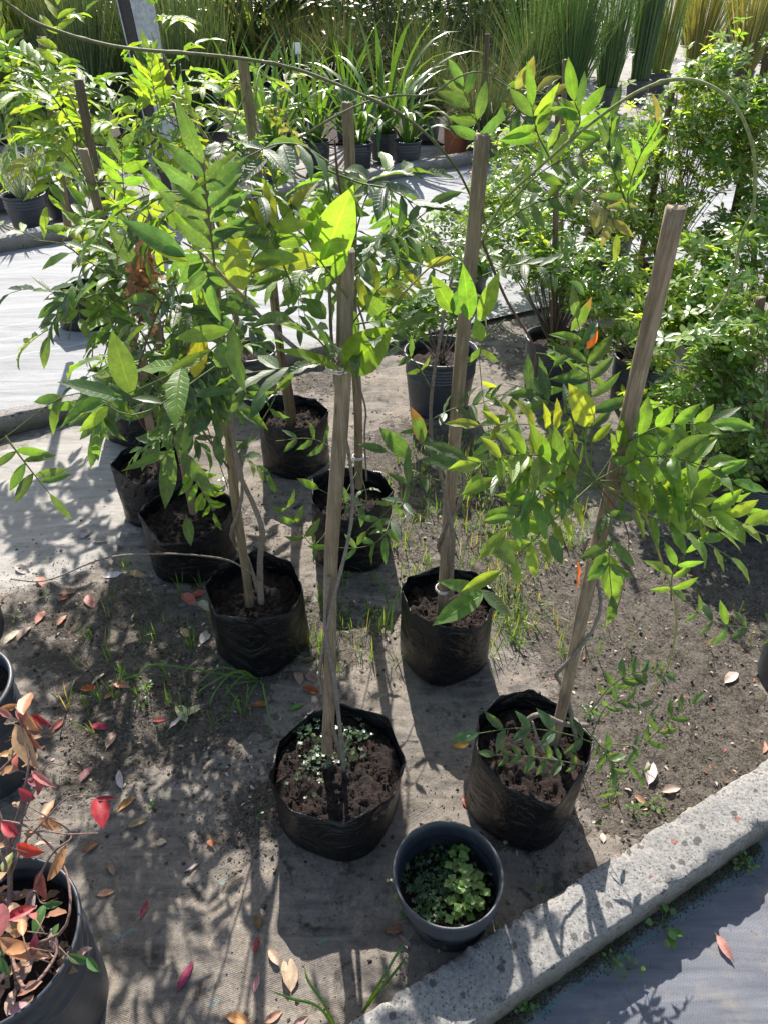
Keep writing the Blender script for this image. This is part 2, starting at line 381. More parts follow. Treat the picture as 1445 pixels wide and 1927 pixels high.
tag(g.build('ground', M['far_ground']), kind='structure'); tag(FB.build('far_shade_strip', M['soil']), kind='structure')  # second sheet: soil-dark strip painting the shade under the far rows
def fronty(n_, a_, p): return (V((p[0], p[1], 0)) - V((a_.x, a_.y, 0))).dot(n_)
SOILPX = [(300, 1200, 170, .5), (150, 1180, 110, .35), (420, 1350, 120, .35), (620, 1180, 110, .5), (950, 1080, 160, .55), (1150, 1120, 170, .5), (1150, 1250, 150, .25), (1280, 1350, 130, .7), (1180, 1500, 90, .4),
          (560, 1480, 90, .3), (480, 1540, 60, .5), (700, 980, 120, .5), (760, 850, 120, .6), (900, 900, 120, .5), (600, 720, 80, .5), (330, 1330, 100, .5), (200, 1350, 90, .4), (620, 1850, 120, .12), (1400, 1050, 150, .5), (960, 1560, 120, .3),
          (60, 1110, 70, .3), (1380, 1180, 120, .4), (150, 1480, 70, .35), (1290, 1430, 120, .6), (1100, 700, 200, .5), (430, 980, 90, .4)]
PALEPX = [(80, 930, 190, 1.0), (20, 1010, 110, .8), (190, 860, 100, .8), (120, 1040, 90, .3), (1170, 1270, 60, .45), (1100, 1300, 60, .3), (800, 1350, 60, .2), (1130, 1060, 70, .3), (1250, 1200, 60, .35), (960, 1210, 60, .3), (640, 730, 60, .4), (560, 700, 50, .3)]  # pale mat at left; right-hand patches paint in lighter, sunlit ground
SB = [(G(x, y), r / FPX * 2.0 * (1.6 / max(.3, 1.6)) * (G(x, y) - V((0, 0, EYE))).length / 1.8, s) for x, y, r, s in SOILPX]
PB = [(G(x, y), r / FPX * (G(x, y) - V((0, 0, EYE))).length * 1.1, s) for x, y, r, s in PALEPX]
def blobs(B, x, y):
    t = 0
    for c, r, s in B: t += s * math.exp(-((x - c.x) ** 2 + (y - c.y) ** 2) / (2 * r * r) * 2.2)
    return t
bed = MB(); rows = []; cols = []
ys = [-.6 + i * .04 for i in range(18)] + [.12 + i * .0115 for i in range(200)] + [2.42 + i * .025 for i in range(60)]
xs = [-2.6 + i * .04 for i in range(35)] + [-1.2 + i * .0125 for i in range(200)] + [1.3 + i * .04 for i in range(72)]
for y in ys:
    r_ = []; c_ = []
    for x in xs:
        d1 = fronty(k1n, k1a, (x, y)); d2 = -fronty(k2n, k2a, (x, y))
        ins = max(0, min(1, d1 / .05)) * max(0, min(1, d2 / .08))
        sm = blobs(SB, x, y); pm = blobs(PB, x, y)
        z = (.012 * nz((x, y), 5) + .007 * nz((x, y), 14, 3) + (.006 + .010 * min(sm, 1)) * max(0, nz((x, y), 38, 7)) + .007 * nz((x, y), 80, 1) * min(1, sm)) * ins
        z += .014 * math.exp(-max(d1, 0) / .03) * ins
        if ins <= 0: z = -.02
        r_.append(V((x, y, z))); c_.append((min(1, sm), min(1, pm), 0, 1))
    rows.append(r_); cols.append(c_)
bed.grid(rows, cols=cols)
BEDO = tag(bed.build('planting_bed', M['bed']), kind='structure')
def sheet(name, a_, d_, n_, l0, l1, w0, w1, z, mat, step, amp):
    m = MB(); rr = []
    nl = max(2, int((l1 - l0) / step)); nw = max(2, int((w1 - w0) / step))
    for j in range(nw + 1):
        rr.append([])
        for i in range(nl + 1):
            p = V((a_.x, a_.y, 0)) + d_ * lerp(l0, l1, i / nl) + n_ * lerp(w0, w1, j / nw)
            p.z = z + amp * (.6 * nz(p, 4) + .4 * nz(p, 13))
            rr[-1].append(p)
    m.grid(rr); return tag(m.build(name, mat), kind='structure')
sheet('path', k1a, k1dir, k1n, -1.5, 4, -2.2, -.09, 0, M['near_mat'], .03, .008)
k3off = (V((k3a.x, k3a.y, 0)) - V((k2a.x, k2a.y, 0))).dot(k2n)
def strip_between():
    m = MB(); rr = []
    for j in range(41):
        rr.append([])
        for i in range(81):
            p = V((k2a.x, k2a.y, 0)) + k2dir * lerp(-4, 10, i / 80)
            q = V((k3a.x, k3a.y, 0)) + k3dir * lerp(-3.2, 12, i / 80)
            s_ = p + k2n * .05; e_ = q - k3n * .02 * 0
            u = s_.lerp(e_, j / 40); hi_ = max(0, min(1, (-.25 - u.x) / .6)); u.z = .004 + .062 * hi_ * (1 - j / 40) + .010 * nz(u, 3) + .005 * nz(u, 9)
            rr[-1].append(u)
    m.grid(rr); tag(m.build('walkway', M['pale_mat']), kind='structure')
strip_between()
def kerb(name, a_, d_, n_, l0, l1, wdt, top, bot, step, label, rough=.004):
    # cross-section runs round the two faces and the top, so every edge is worn and chipped
    m = MB(); prof = [(0, bot)] + [(0, lerp(bot, top, t)) for t in (.3, .6, .88)] + [(.006, top)] + [(-wdt * t, top) for t in (-.0,)][:0]
    prof = [(0, bot), (0, lerp(bot, top, .3)), (0, lerp(bot, top, .6)), (0, lerp(bot, top, .86)), (.02, lerp(bot, top, .985)), (.055, top)] + [(t, top) for t in (.25, .4, .55, .7, .82)] + \
           [(.945, top), (.98, lerp(bot, top, .985)), (1, lerp(bot, top, .85)), (1, lerp(bot, top, .6)), (1, lerp(bot, top, .3)), (1, bot)]
    rr = []; n = int((l1 - l0) / step)
    for i in range(n + 1):
        q = V((a_.x, a_.y, 0)) + d_ * lerp(l0, l1, i / n); row = []
        for u, z in prof:
            p = q - n_ * (u * wdt) * 1 + V((0, 0, z))
            e = 1
            edge = 1.8 if (u in (.02, .055, .945, .98)) else 1
            k = rough * (.45 * nz(p, 9) + .55 * nz(p, 30, 2) + edge * .55 * nz(p, 85, 5))
            if edge > 1 and nz(p, 24, 9) > .33: k -= rough * 1.8
            dv = V((0, 0, 1)) if .01 < u < .99 else (n_ if u < .5 else -n_)
            if edge > 1: dv = (V((0, 0, 1)) + (n_ if u < .5 else -n_) * .9)
            row.append(p + dv * k)
        rr.append(row)
    m.grid(rr); o0 = V((a_.x, a_.y, 0))
    o = m.build(name, M['concrete'], None, True, type('L', (), {'location': o0})()); o.location = o0
    tag(o, label, 'kerb', 'concrete kerbs edging the beds')
kerb('concrete_kerb', k1a, k1dir, k1n, -1.2, 3.2, .108, .1, -.04, .01, 'pale speckled concrete kerb with dark and rusty spots beside the blue-grey mat in front')
kerb('concrete_kerb', k2a + k2n * .07, k2dir, k2n, -2.5, 2.0, .07, .085, -.04, .03, 'low concrete kerb with shaded face at the left end of the potting bed')
kerb('concrete_kerb', k3a + k3n * .12, k3dir, k3n, -3, 8, .12, .1, -.04, .04, 'far concrete kerb in front of the row of strap-leaved plants')
# ---------------------------------------------------------------- leaves
rnd = random.Random(7)
PR9 = [(0, .05), (.1, .5), (.24, .86), (.4, 1), (.56, .95), (.72, .70), (.84, .42), (.93, .17), (1, .0)]
PR6 = [(0, .05), (.2, .75), (.45, 1), (.7, .75), (.88, .3), (1, 0)]
PR4 = [(0, .1), (.3, .85), (.7, .8), (1, .05)]
def leaflet(mb, p, d, n, L, W, col, curl=.25, fold=.25, wave=.0, hi=1, ph=0, twist=0):
    d = V(d).normalized(); s = d.cross(V(n))
    s = s.normalized() if s.length > 1e-6 else d.orthogonal().normalized()
    n = s.cross(d)
    pr = PR9 if hi >= 1 else (PR6 if hi == 0 else PR4)
    xs_ = (-1, -.5, 0, .5, 1) if hi >= 2 else (-1, 0, 1)
    base = len(mb.v); q = V(p); prev = 0; k = len(xs_)
    for j, (t, wd) in enumerate(pr):
        ang = -curl * t; dd = d * math.cos(ang) + n * math.sin(ang); nn = n * math.cos(ang) - d * math.sin(ang)
        q = q + dd * (L * (t - prev)); prev = t
        tw = twist * t; ss = s * math.cos(tw) + nn * math.sin(tw); n2 = nn * math.cos(tw) - s * math.sin(tw)
        for x in xs_:
            off = ss * (x * wd * W * .5)
            lift = abs(x) * fold * wd * W * .5
            if wave: lift += wave * W * .5 * wd * abs(x) * math.sin(t * 17 + ph + (1.7 if x > 0 else 0))
            mb.vert(q + off + n2 * lift, col)
    m = len(pr)
    for j in range(m - 1):
        for i in range(k - 1):
            a = base + j * k + i
            u0, u1 = i / (k - 1), (i + 1) / (k - 1); v0, v1 = pr[j][0], pr[j + 1][0]
            mb.face((a, a + 1, a + k + 1, a + k), ((u0, v0), (u1, v0), (u1, v1), (u0, v1)))
def hsv(c, r_, k=.18):
    f = 1 + r_.uniform(-k, k); return (c[0] * f * (1 + r_.uniform(-.12, .12)), c[1] * f, c[2] * f * (1 + r_.uniform(-.2, .2)))
GREEN = (.060, .115, .034); BLUEG = (.055, .112, .045); FRESH = (.105, .205, .035); YEL = (.21, .26, .04); PINKY = (.15, .155, .07); LIME = (.18, .275, .04)
SHR1 = (.10, .185, .05); SHR2 = (.15, .25, .055); SHR3 = (.25, .34, .08)
def pick(pal, r_):
    x = r_.random() * sum(k for k, _ in pal)
    for k, c in pal:
        x -= k
        if x <= 0: return c
    return pal[-1][1]
P_STD = [(5, GREEN), (3, BLUEG), (3, FRESH), (.7, LIME)]; P_NEAR = [(4, GREEN), (3, FRESH), (1, LIME)]; P_LIME = [(2, FRESH), (3, LIME), (.4, YEL)]; P_YOUNG = [(2, PINKY), (1, LIME), (1, YEL)]; P_DARK = [(4, BLUEG), (3, GREEN)]
def frond(lv, st, pts, nrm, pairs, L, r_, pal=P_STD, burn=.25, hi=1, asp=.30, lift=.25, term=True, cst=(.10, .13, .03, 1), spread=58, jit=.25, start=.22):
    """compound leaf: rachis through pts, opposite leaflets and one at the tip"""
    c = bez(pts, 14); st.tube(c, [lerp(.0016, .0007, i / 14) for i in range(15)], 4, cst, False)
    nrm = V(nrm).normalized()
    base_c = pick(pal, r_)
    def at(t):
        x = t * 14; i = min(int(x), 13); return c[i].lerp(c[i + 1], x - i), (c[i + 1] - c[i]).normalized()
    def one(p, d, n, ln):
        if r_.random() < .04: return
        col = hsv(base_c if r_.random() < .75 else pick(pal, r_), r_)
        b = r_.uniform(0, burn) + (.35 if r_.random() < .08 else 0)
        d = (d + V((r_.gauss(0, jit * .6), r_.gauss(0, jit * .6), r_.gauss(0, jit * .6)))).normalized()
        n = (n + V((r_.gauss(0, jit), r_.gauss(0, jit), r_.gauss(0, jit * .5)))).normalized()
        leaflet(lv, p, d, n, ln, ln * asp * r_.uniform(.88, 1.12), (*col, b), r_.uniform(.1, .9), r_.uniform(.1, .6), r_.uniform(.06, .3), hi, r_.uniform(0, 6), r_.uniform(-.5, .5))
    for k in range(pairs):
        t = start + (1 - start) * (k / pairs) * .97 + r_.uniform(-.01, .01); p, d = at(min(t, .99))
        n = (nrm - d * nrm.dot(d)).normalized(); s = d.cross(n)
        f = .72 + .42 * math.sin(math.pi * (k + .8) / (pairs + .6))
        for sg in (-1, 1):
            a = R(spread + r_.uniform(-10, 8) - 14 * k / pairs)
            dd = d * math.cos(a) + s * sg * math.sin(a) + n * (lift + r_.uniform(-.15, .15)) * .6
            one(p + d * r_.uniform(-.004, .004), dd, n + s * sg * (-.25), L * f * r_.uniform(.85, 1.12))
    if term:
        p, d = at(.999); n = (nrm - d * nrm.dot(d)).normalized(); one(p, d, n, L * r_.uniform(.95, 1.2))
def arch(p, d, Ln, droop, n=5):
    out = [V(p)]; q = V(p); d = V(d).normalized()
    for i in range(n):
        q = q + d * (Ln / n); out.append(q.copy()); d = (d + V((0, 0, -droop / n))).normalized()
    return out
def shoot_fronds(lv, st, path, nf, FL, LL, r_, t0=.35, pal=P_STD, pairs=(4, 6), burn=.25, hi=1, up=.08, droop=1.0, face=None, lift=.25, asp=.29):
    c = bez(path, 24); az = r_.uniform(0, 6.28)
    for k in range(nf):
        t = lerp(t0, 1, (k + .5) / nf); x = t * 24; i = min(int(x), 23); p = c[i].lerp(c[i + 1], x - i); d = (c[i + 1] - c[i]).normalized()
        az += 2.4 + r_.uniform(-.4, .4); a = d.orthogonal().normalized(); b = d.cross(a)
        o = a * math.cos(az) + b * math.sin(az)
        if t > .93: o = o * .4 + d
        dd = (o * .9 + d * .45 + V((0, 0, up))).normalized()
        n = V((0, 0, 1)) if abs(dd.z) < .8 else V((0, -1, .3))
        if face is not None: n = (n + V(face)).normalized()
        frond(lv, st, arch(p, dd, FL * r_.uniform(.7, 1.15), droop * r_.uniform(.5, 1.4)), n, r_.randint(*pairs), LL * r_.uniform(.85, 1.1), r_, pal, burn, hi, asp, lift)
# ---------------------------------------------------------------- containers, stakes, stems
def bag_mesh(c, rad, h, soil, r_, facets=8, notch=None, tilt=(0, 0), flare=.012):
    """folded polythene grow bag: irregular polygonal mouth, slack walls, pinched foot"""
    n = 72; m = MB(); inner = MB(); sm = MB()
    an = sorted([(2 * math.pi * (k + r_.uniform(-.25, .25)) / facets) % (2 * math.pi) for k in range(facets)])
    rv = [r_.uniform(.93, 1.05) for _ in an]; zv = [r_.uniform(-.018, .014) for _ in an]
    if notch is not None:
        j = min(range(facets), key=lambda q: abs((an[q] - notch + math.pi) % (2 * math.pi) - math.pi)); zv[j] -= .035; rv[j] *= .96
    def rim(a):
        for k in range(facets):
            a0, a1 = an[k], an[(k + 1) % facets]
            if k == facets - 1: a1 += 2 * math.pi
            aa = a if a >= an[0] else a + 2 * math.pi
            if a0 <= aa <= a1:
                p0 = V((math.cos(a0), math.sin(a0), 0)) * rv[k]; p1 = V((math.cos(a1), math.sin(a1), 0)) * rv[(k + 1) % facets]
                t = (aa - a0) / (a1 - a0); p = p0.lerp(p1, t)
                sag = math.sin(math.pi * t) * .004
                return p.xy.length, lerp(zv[k], zv[(k + 1) % facets], t) - sag
    off = r_.uniform(0, 50); rows = []
    def P(a, rr, z): 
        return V((c.x + math.cos(a) * rr + tilt[0] * z, c.y + math.sin(a) * rr + tilt[1] * z, z))
    lv = [0, .02, .06, .12, .2, .3, .4, .5, .6, .7, .8, .88, .94, .98]
    for t in lv:
        row = []
        for i in range(n):
            a = 2 * math.pi * i / n; rr, dz = rim(a)
            sq = 1 + .05 * math.cos(4 * (a + off)) * (1 - t)
            foot = (.88 if t == 0 else (.94 if t <= .02 else 1.0 - .03 * (1 - t)))
            k = lerp(foot * .955 * sq, rr * (1 + flare), t ** 2.2) 
            q = V((math.cos(a) * 2.2, math.sin(a) * 2.2, t * 3 + off))
            k *= 1 + .018 * noise.noise(q) + .012 * noise.noise(V((math.cos(a) * 5, math.sin(a) * 5, t * 9 + off))) * (1 if t > .1 else .4)
            k += .006 * math.exp(-((t - .93) / .03) ** 2) + .030 * t ** 3 * noise.noise(V((math.cos(a) * 7, math.sin(a) * 7, t * 1.5 + off))) + .014 * noise.noise(V((math.cos(a) * 2, math.sin(a) * 2, t * 14 + off)))
            row.append(P(a, rad * k, t * h + dz * t ** 3 + (-.004 if t == 0 else 0)))
        rows.append(row)
    top = []
    for i in range(n):
        a = 2 * math.pi * i / n; rr, dz = rim(a); top.append(P(a, rad * rr * (1 + flare * .4), h + dz + .003 + .005 * noise.noise(V((math.cos(a) * 6, math.sin(a) * 6, off)))))
    rows.append(top)
    for t in (.985, .95, .9, .8, .7, .6, .5):
        row = []
        for i in range(n):
            a = 2 * math.pi * i / n; rr, dz = rim(a)
            k = lerp(.93, rr * .992, max(0, (t - .5) / .5)) * (1 + .045 * noise.noise(V((math.cos(a) * 4, math.sin(a) * 4, t * 7 + off + 9))))
            row.append(P(a, rad * k, t * h + dz * t))
        rows.append(row)
    base = m.grid(rows, True); m.face([base + i for i in range(n)][::-1])
    z = soil; rr = []
    for j in range(26):
        f = j / 25; row = []
        for i in range(80):
            a = 2 * math.pi * i / 80; rr_, _ = rim(a)
            x = lerp(.0, rad * .955 * lerp(1, rr_, .8), f)
            p = P(a, x, z); p.z += .014 * noise.noise(V((p.x * 25, p.y * 25, off))) + .014 * noise.noise(V((p.x * 80, p.y * 80, off))) - .006 * f
            row.append(p)
        rr.append(row)
    sm.grid(rr, True)
    return m, sm
def pot_mesh(c, rad, h, soil, r_, rings=6, taper=.84, tilt=(0, 0), lip=.006):
    """nursery pot turned on a lathe: rolled lip, ribs below it, inside wall down to the soil"""
    n = 64; m = MB(); sm = MB(); prof = [(rad * taper * .97, 0), (rad * taper, .006)]
    zb = h * .97
    for k in range(9): prof.append((lerp(rad * taper, rad * .955, k / 8), lerp(.01, h * .62, k / 8)))
    for k in range(rings):
        z0 = h * (.64 + .26 * k / rings)
        prof += [(rad * .958, z0), (rad * .975, z0 + h * .010), (rad * .975, z0 + h * .018), (rad * .958, z0 + h * .028)]
    prof += [(rad * .965, h * .915), (rad * 1.0, h * .925), (rad * 1.0 + lip, h * .96), (rad + lip, h * .99), (rad, h), (rad - .003, h * .993)]
    for k in range(rings):
        z0 = h * (.93 - .20 * k / rings); prof += [(rad * .955, z0), (rad * .94, z0 - h * .012), (rad * .95, z0 - h * .022)]
    prof += [(rad * .93, h * .65), (rad * .9, h * .5), (rad * .88, h * .3)]
    def P(a, r0, z): return V((c.x + math.cos(a) * r0 + tilt[0] * z, c.y + math.sin(a) * r0 + tilt[1] * z, z + c.z))
    o_ = r_.uniform(0, 9)
    rows = [[P(2 * math.pi * i / n, r0 * (1 + .012 * math.sin(2 * math.pi * i / n * 2 + o_)), z) for i in range(n)] for r0, z in prof]
    b = m.grid(rows, True); m.face([b + i for i in range(n)][::-1])
    rr = []
    for j in range(12):
        row = []
        for i in range(36):
            a = 2 * math.pi * i / 36; p = P(a, rad * .935 * j / 11, soil)
            p.z += .012 * noise.noise(V((p.x * 25, p.y * 25, o_))) + .010 * noise.noise(V((p.x * 70, p.y * 70, o_)))
            row.append(p)
        rr.append(row)
    sm.grid(rr, True); return m, sm
def stake_mesh(a, b, w0, w1, r_, square=.7, tint=(1, 1, 1)):
    m = MB(); n = 16; K = 46; rows = []; cols = []; ax = (b - a).normalized(); s = ax.orthogonal().normalized(); u = ax.cross(s); ro = r_.uniform(0, 1.5); of = r_.uniform(0, 99)
    for j in range(K + 1):
        t = j / K; p = a.lerp(b, t); p = p + s * (.009 * noise.noise(V((t * 2.5, of, 0)))) + u * (.009 * noise.noise(V((t * 3, of, 5)))); w = lerp(w0, w1, t) * .43; row = []; cc = []
        for i in range(n):
            an = 2 * math.pi * i / n + .001; ca, sa = math.cos(an), math.sin(an)
            e = lerp(1, 1 / max(abs(ca), abs(sa)), square * .8) * .84
            e *= 1 + .05 * noise.noise(V((ca * 3, sa * 3, t * 9 + of)))
            an2 = an + ro
            q = p + (s * math.cos(an2) + u * math.sin(an2)) * (w * e)
            if j == K: q += ax * r_.uniform(-.002, .004)
            row.append(q); g_ = 1 + .15 * noise.noise(V((ca, sa, t * 6 + of)))
            cc.append((tint[0] * g_, tint[1] * g_, tint[2] * g_, 1))
        rows.append(row); cols.append(cc)
    base = m.grid(rows, True, cols=cols); c0 = m.vert(b + ax * .001, (1.3, 1.3, 1.3, 1))
    for i in range(n): m.face((base + K * n + i, base + K * n + (i + 1) % n, c0))
    return m
def twine(a, b, z0, z1, turns, ph, off, r0, foot, col, st, r_):
    """woody stem leaving the soil at foot and twisting up the stake"""
    ax = (b - a); pts = [foot]
    K = 40
    for j in range(K + 1):
        t = j / K; z = lerp(z0, z1, t); q = a + ax * ((z - a.z) / ax.z); an = ph + turns * 2 * math.pi * t
        rr = off * (1 + .35 * math.sin(t * 9 + ph)) + .005
        pts.append(q + V((math.cos(an) * rr, math.sin(an) * rr, 0)))
    pts = bez(pts, 90)
    st.tube(pts, [lerp(r0, r0 * .55, i / 90) * (1 + .12 * math.sin(i * 1.9)) for i in range(91)], 7, col, True, .15)
    return pts
BARK = (.17, .135, .11, 1); BARKG = (.17, .15, .13, 1); GREENST = (.13, .15, .04, 1); REDST = (.11, .055, .04, 1)
def crumbs_on(mb, c, rad, z, n, r_, s=(.002, .006), cols=((.03, .02, .014), (.10, .06, .045), (.25, .19, .15))):
    for _ in range(n):
        a = r_.uniform(0, 6.28); q = rad * math.sqrt(r_.random()); p = V((c.x + math.cos(a) * q, c.y + math.sin(a) * q, z)); crumb(mb, p, r_.uniform(*s), r_, r_.choice(cols))
def crumb(mb, p, s, r_, c):
    c = (*hsv(c, r_, .35), 1); ix = []
    ax = [V((1, 0, 0)), V((-1, 0, 0)), V((0, 1, 0)), V((0, -1, 0)), V((0, 0, 1)), V((0, 0, -1))]
    M3 = Matrix.Rotation(r_.uniform(0, 3), 3, 'Z') @ Matrix.Rotation(r_.uniform(0, 3), 3, 'X')
    for a in ax: ix.append(mb.vert(p + M3 @ (a * s * r_.uniform(.5, 1.15)), c))
    for q in ((0, 2, 4), (2, 1, 4), (1, 3, 4), (3, 0, 4), (2, 0, 5), (1, 2, 5), (3, 1, 5), (0, 3, 5)): mb.face([ix[i] for i in q])
class Plant:
    """one potted climber: container, soil, stake, woody stem, shoots with their leaves"""
    def __init__(s, name, label, cat, group, c, seed):
        s.r = random.Random(seed); s.c = V((c[0], c[1], 0)); s.root = thing(name, s.c, label, cat, group); s.st = MB()
    def bag(s, rad, h, soil, facets=8, notch=None, tilt=(0, 0)):
        m, sm = bag_mesh(s.c, rad, h, soil, s.r, facets, notch, tilt); s.rad = rad; s.soil = soil
        crumbs_on(sm, s.c + V((tilt[0] * soil, tilt[1] * soil, 0)), rad * .9, soil, 420, s.r, (.0015, .0055))
        m.build('grow_bag', M['bag'], s.root, True, s.root); sm.build('soil', M['soil'], s.root, True, s.root)
    def pot(s, rad, h, soil, mat='hard_pot', rings=6, taper=.84, tilt=(0, 0), name='pot', full=True, lip=.006):
        m, sm = pot_mesh(s.c, rad, h, soil, s.r, rings, taper, tilt, lip); s.soil = soil; s.rad = rad
        if full: crumbs_on(sm, s.c, rad * .85, soil + .004, 120, s.r)
        m.build(name, M[mat], s.root, True, s.root); sm.build('soil', M['soil'], s.root, True, s.root)
    def stake(s, a, b, w0, w1, sq=.7, tint=(1, 1, 1), tie=None):
        s.a, s.b = a, b; o = stake_mesh(a, b, w0, w1, s.r, sq, tint).build('stake', M['wood'], s.root, True, s.root)
        for (z, col) in (tie or []):
            t = (z - a.z) / (b.z - a.z); q = a.lerp(b, t); m = MB(); rr = lerp(w0, w1, t) * .62
            for k in range(3):
                m.tube([q + V((math.cos(x * .524) * rr, math.sin(x * .524) * rr, k * .0035 - .003 + .001 * math.sin(x * 2 + k))) for x in range(13)], .0014, 5, (*col, 1))
            m.tube([q + V((rr, 0, 0)), q + V((rr + .012, -.006, .006)), q + V((rr + .02, -.004, -.008))], .001, 4, (*col, 1))
            m.build('tie', M['plastic'], o, True, s.root)
        return o
    def shoot(s, path, nf=6, FL=.22, LL=.07, r0=.003, col=GREENST, leaves=True, **kw):
        st = MB(); lv = MB(); c = bez(path, 26); st.tube(c, [lerp(r0, r0 * .45, i / 26) for i in range(27)], 6, col, True, .15)
        if nf: shoot_fronds(lv, st, path, nf, FL, LL, s.r, **kw)
        o = st.build('shoot', M['bark'], s.root, True, s.root)
        if lv.v: lv.build('leaves', M['leaf'], o, True, s.root)
        return o
    def fronds(s, lst, **kw):                # explicit compound leaves on their own stalks
        for f in lst:
            st = MB(); lv = MB(); k2 = dict(kw); k2.update(f[5] if len(f) > 5 else {})
            pts, n, pairs, L = f[0], f[1], f[2], f[3]
            frond(lv, st, pts, n, pairs, L, s.r, **k2)
            o = st.build('leaf_stalk', M['bark'], s.root, True, s.root); lv.build('leaves', M['leaf'], o, True, s.root)
    def single(s, lst):                       # hero leaflets: (base, tip, normal, width/length, colour, burn)
        lv = MB()
        for a, b, n, asp, col, burn in lst:
            d = b - a; leaflet(lv, a - d * .05, d, V(n), d.length * 1.06, d.length * asp, (*hsv(col, s.r, .08), burn), s.r.uniform(.05, .3), s.r.uniform(.15, .3), .12, 2, s.r.uniform(0, 6), s.r.uniform(-.15, .15))
        lv.build('leaves', M['leaf'], s.root, True, s.root)
    def stem_done(s):
        if s.st.v: s.st.build('stem', M['bark'], s.root, True, s.root)
# ---------------------------------------------------------------- the potted climbers
GRP = 'staked climbers in black grow bags'
FACE = (0, -.55, .5)
# A: the one in front
a = Plant('potted_climber', 'potted climber in front of the others, straight pale stake rising through the middle', 'potted plant', GRP, (-.106, .936), 11)
a.bag(.147, .205, .165, 9, R(-88), (0, 0))
a.stake(D(619, 1412, .955), D(646, 472, .95), .034, .031, .8, tie=[(1.135, (.55, .5, .48))])
twine(a.a, a.b, .42, 1.26, 1.1, 2.6, .017, .0042, D(648, 1448, .93), BARKG, a.st, a.r)
a.st.tube(bez([D(648, 1452, .925), D(640, 1370, .93), D(628, 1270, .935), D(612, 1180, .94), D(620, 1085, .935)], 30), [lerp(.0052, .003, i / 30) for i in range(31)], 7, BARKG, True, .2)
a.shoot([D(640, 692, .93), D(575, 668, .9), D(500, 605, .87), D(462, 562, .85)], 0, r0=.0045, col=BARKG)
a.shoot([D(462, 562, .85), D(420, 520, .86), D(385, 480, .88), D(345, 455, .9)], 2, .12, .062, .003, (.2, .17, .05, 1), pal=P_DARK, hi=2, face=FACE, t0=.3)
a.shoot([D(640, 640, .95), D(650, 440, .97), D(636, 330, 1.0), D(630, 262, 1.0)], 0, .15, .07, .003, REDST)
a.shoot([D(655, 520, .96), D(625, 400, 1.0), D(615, 300, 1.0)], 0, r0=.0025); a.shoot([D(655, 540, .96), D(590, 470, .95), D(560, 385, .95)], 0, r0=.0025); a.shoot([D(655, 690, .95), D(720, 600, .96), D(790, 520, .97), D(850, 470, .98)], 0, r0=.002, col=(.25, .25, .05, 1))
UPN = (.1, -.15, 1)
a.fronds([([D(618, 305, 1.0), D(570, 275, .97), D(520, 272, .94), D(455, 300, .91)], UPN, 4, 0.0557, 0, dict(pal=P_DARK, hi=2, spread=75, lift=-.3)),
          ([D(565, 400, .95), D(530, 372, .93), D(500, 370, .91), D(465, 375, .89)], UPN, 3, 0.0574, 0, dict(pal=P_DARK, hi=2, spread=70)),
          ([D(615, 320, 1.0), D(680, 345, 1.0), D(730, 355, .98), D(790, 390, .96)], UPN, 4, 0.0574, 0, dict(pal=P_DARK, hi=2, spread=70, lift=-.3)),
          ([D(655, 520, .95), D(700, 480, .95), D(750, 440, .95), D(800, 400, .95)], UPN, 4, 0.0539, 0, dict(pal=P_STD, hi=2, spread=65)),
          ([D(625, 420, 1.0), D(680, 350, 1.05), D(740, 325, 1.1), D(800, 325, 1.12)], UPN, 4, 0.0574, 0, dict(pal=P_NEAR, hi=2, lift=.7)),
          ([D(650, 500, .95), D(590, 505, .93), D(545, 520, .92), D(500, 535, .91)], UPN, 4, 0.0522, 0, dict(pal=P_NEAR, hi=2)),
          ([D(560, 560, .9), D(530, 490, .9), D(505, 440, .9), D(480, 410, .9)], UPN, 4, 0.0574, 0, dict(pal=P_STD, hi=2)),
          ([D(655, 600, .96), D(620, 530, .98), D(580, 470, 1.0), D(540, 440, 1.02)], UPN, 4, 0.0505, 0, dict(pal=P_STD, hi=2)),
          ([D(670, 610, .96), D(720, 600, .96), D(770, 570, .96)], UPN, 3, 0.0478, 0, dict(pal=P_STD, hi=2))])
a.fronds([([D(462, 565, .85), D(420, 640, .82), D(330, 700, .78), D(232, 745, .75)], (0, -.3, 1), 2, 0.0783, 0, dict(pal=[(2, FRESH), (1, LIME)], hi=2, burn=.5)),
          ([D(640, 690, .93), D(600, 640, .9), D(560, 610, .86)], (0, -.2, 1), 3, 0.0740, 0, dict(pal=P_DARK, hi=2)),
          ([D(645, 690, .93), D(690, 655, .9), D(745, 625, .86)], (0, -.2, 1), 3, 0.0696, 0, dict(pal=P_DARK, hi=2)),
          ([D(640, 680, .93), D(560, 690, .95), D(480, 700, .97)], (0, -.1, 1), 3, 0.0696, 0, dict(pal=P_STD, hi=2))])
a.fronds([([D(655, 560, .93), D(610, 500, .92), D(570, 440, .92), D(520, 420, .92)], (0, -.9, .4), 4, 0.0522, 0, dict(pal=P_LIME, hi=2, lift=.6)), ([D(462, 562, .85), D(470, 500, .87), D(500, 450, .89), D(540, 400, .9)], (0, -.9, .4), 4, 0.0522, 0, dict(pal=P_LIME, hi=2, lift=.5)), ([D(655, 620, .95), D(700, 560, .97), D(740, 520, 1.0), D(800, 500, 1.0)], (0, -.9, .4), 4, 0.0435, 0, dict(pal=P_LIME, hi=2, lift=.6))])
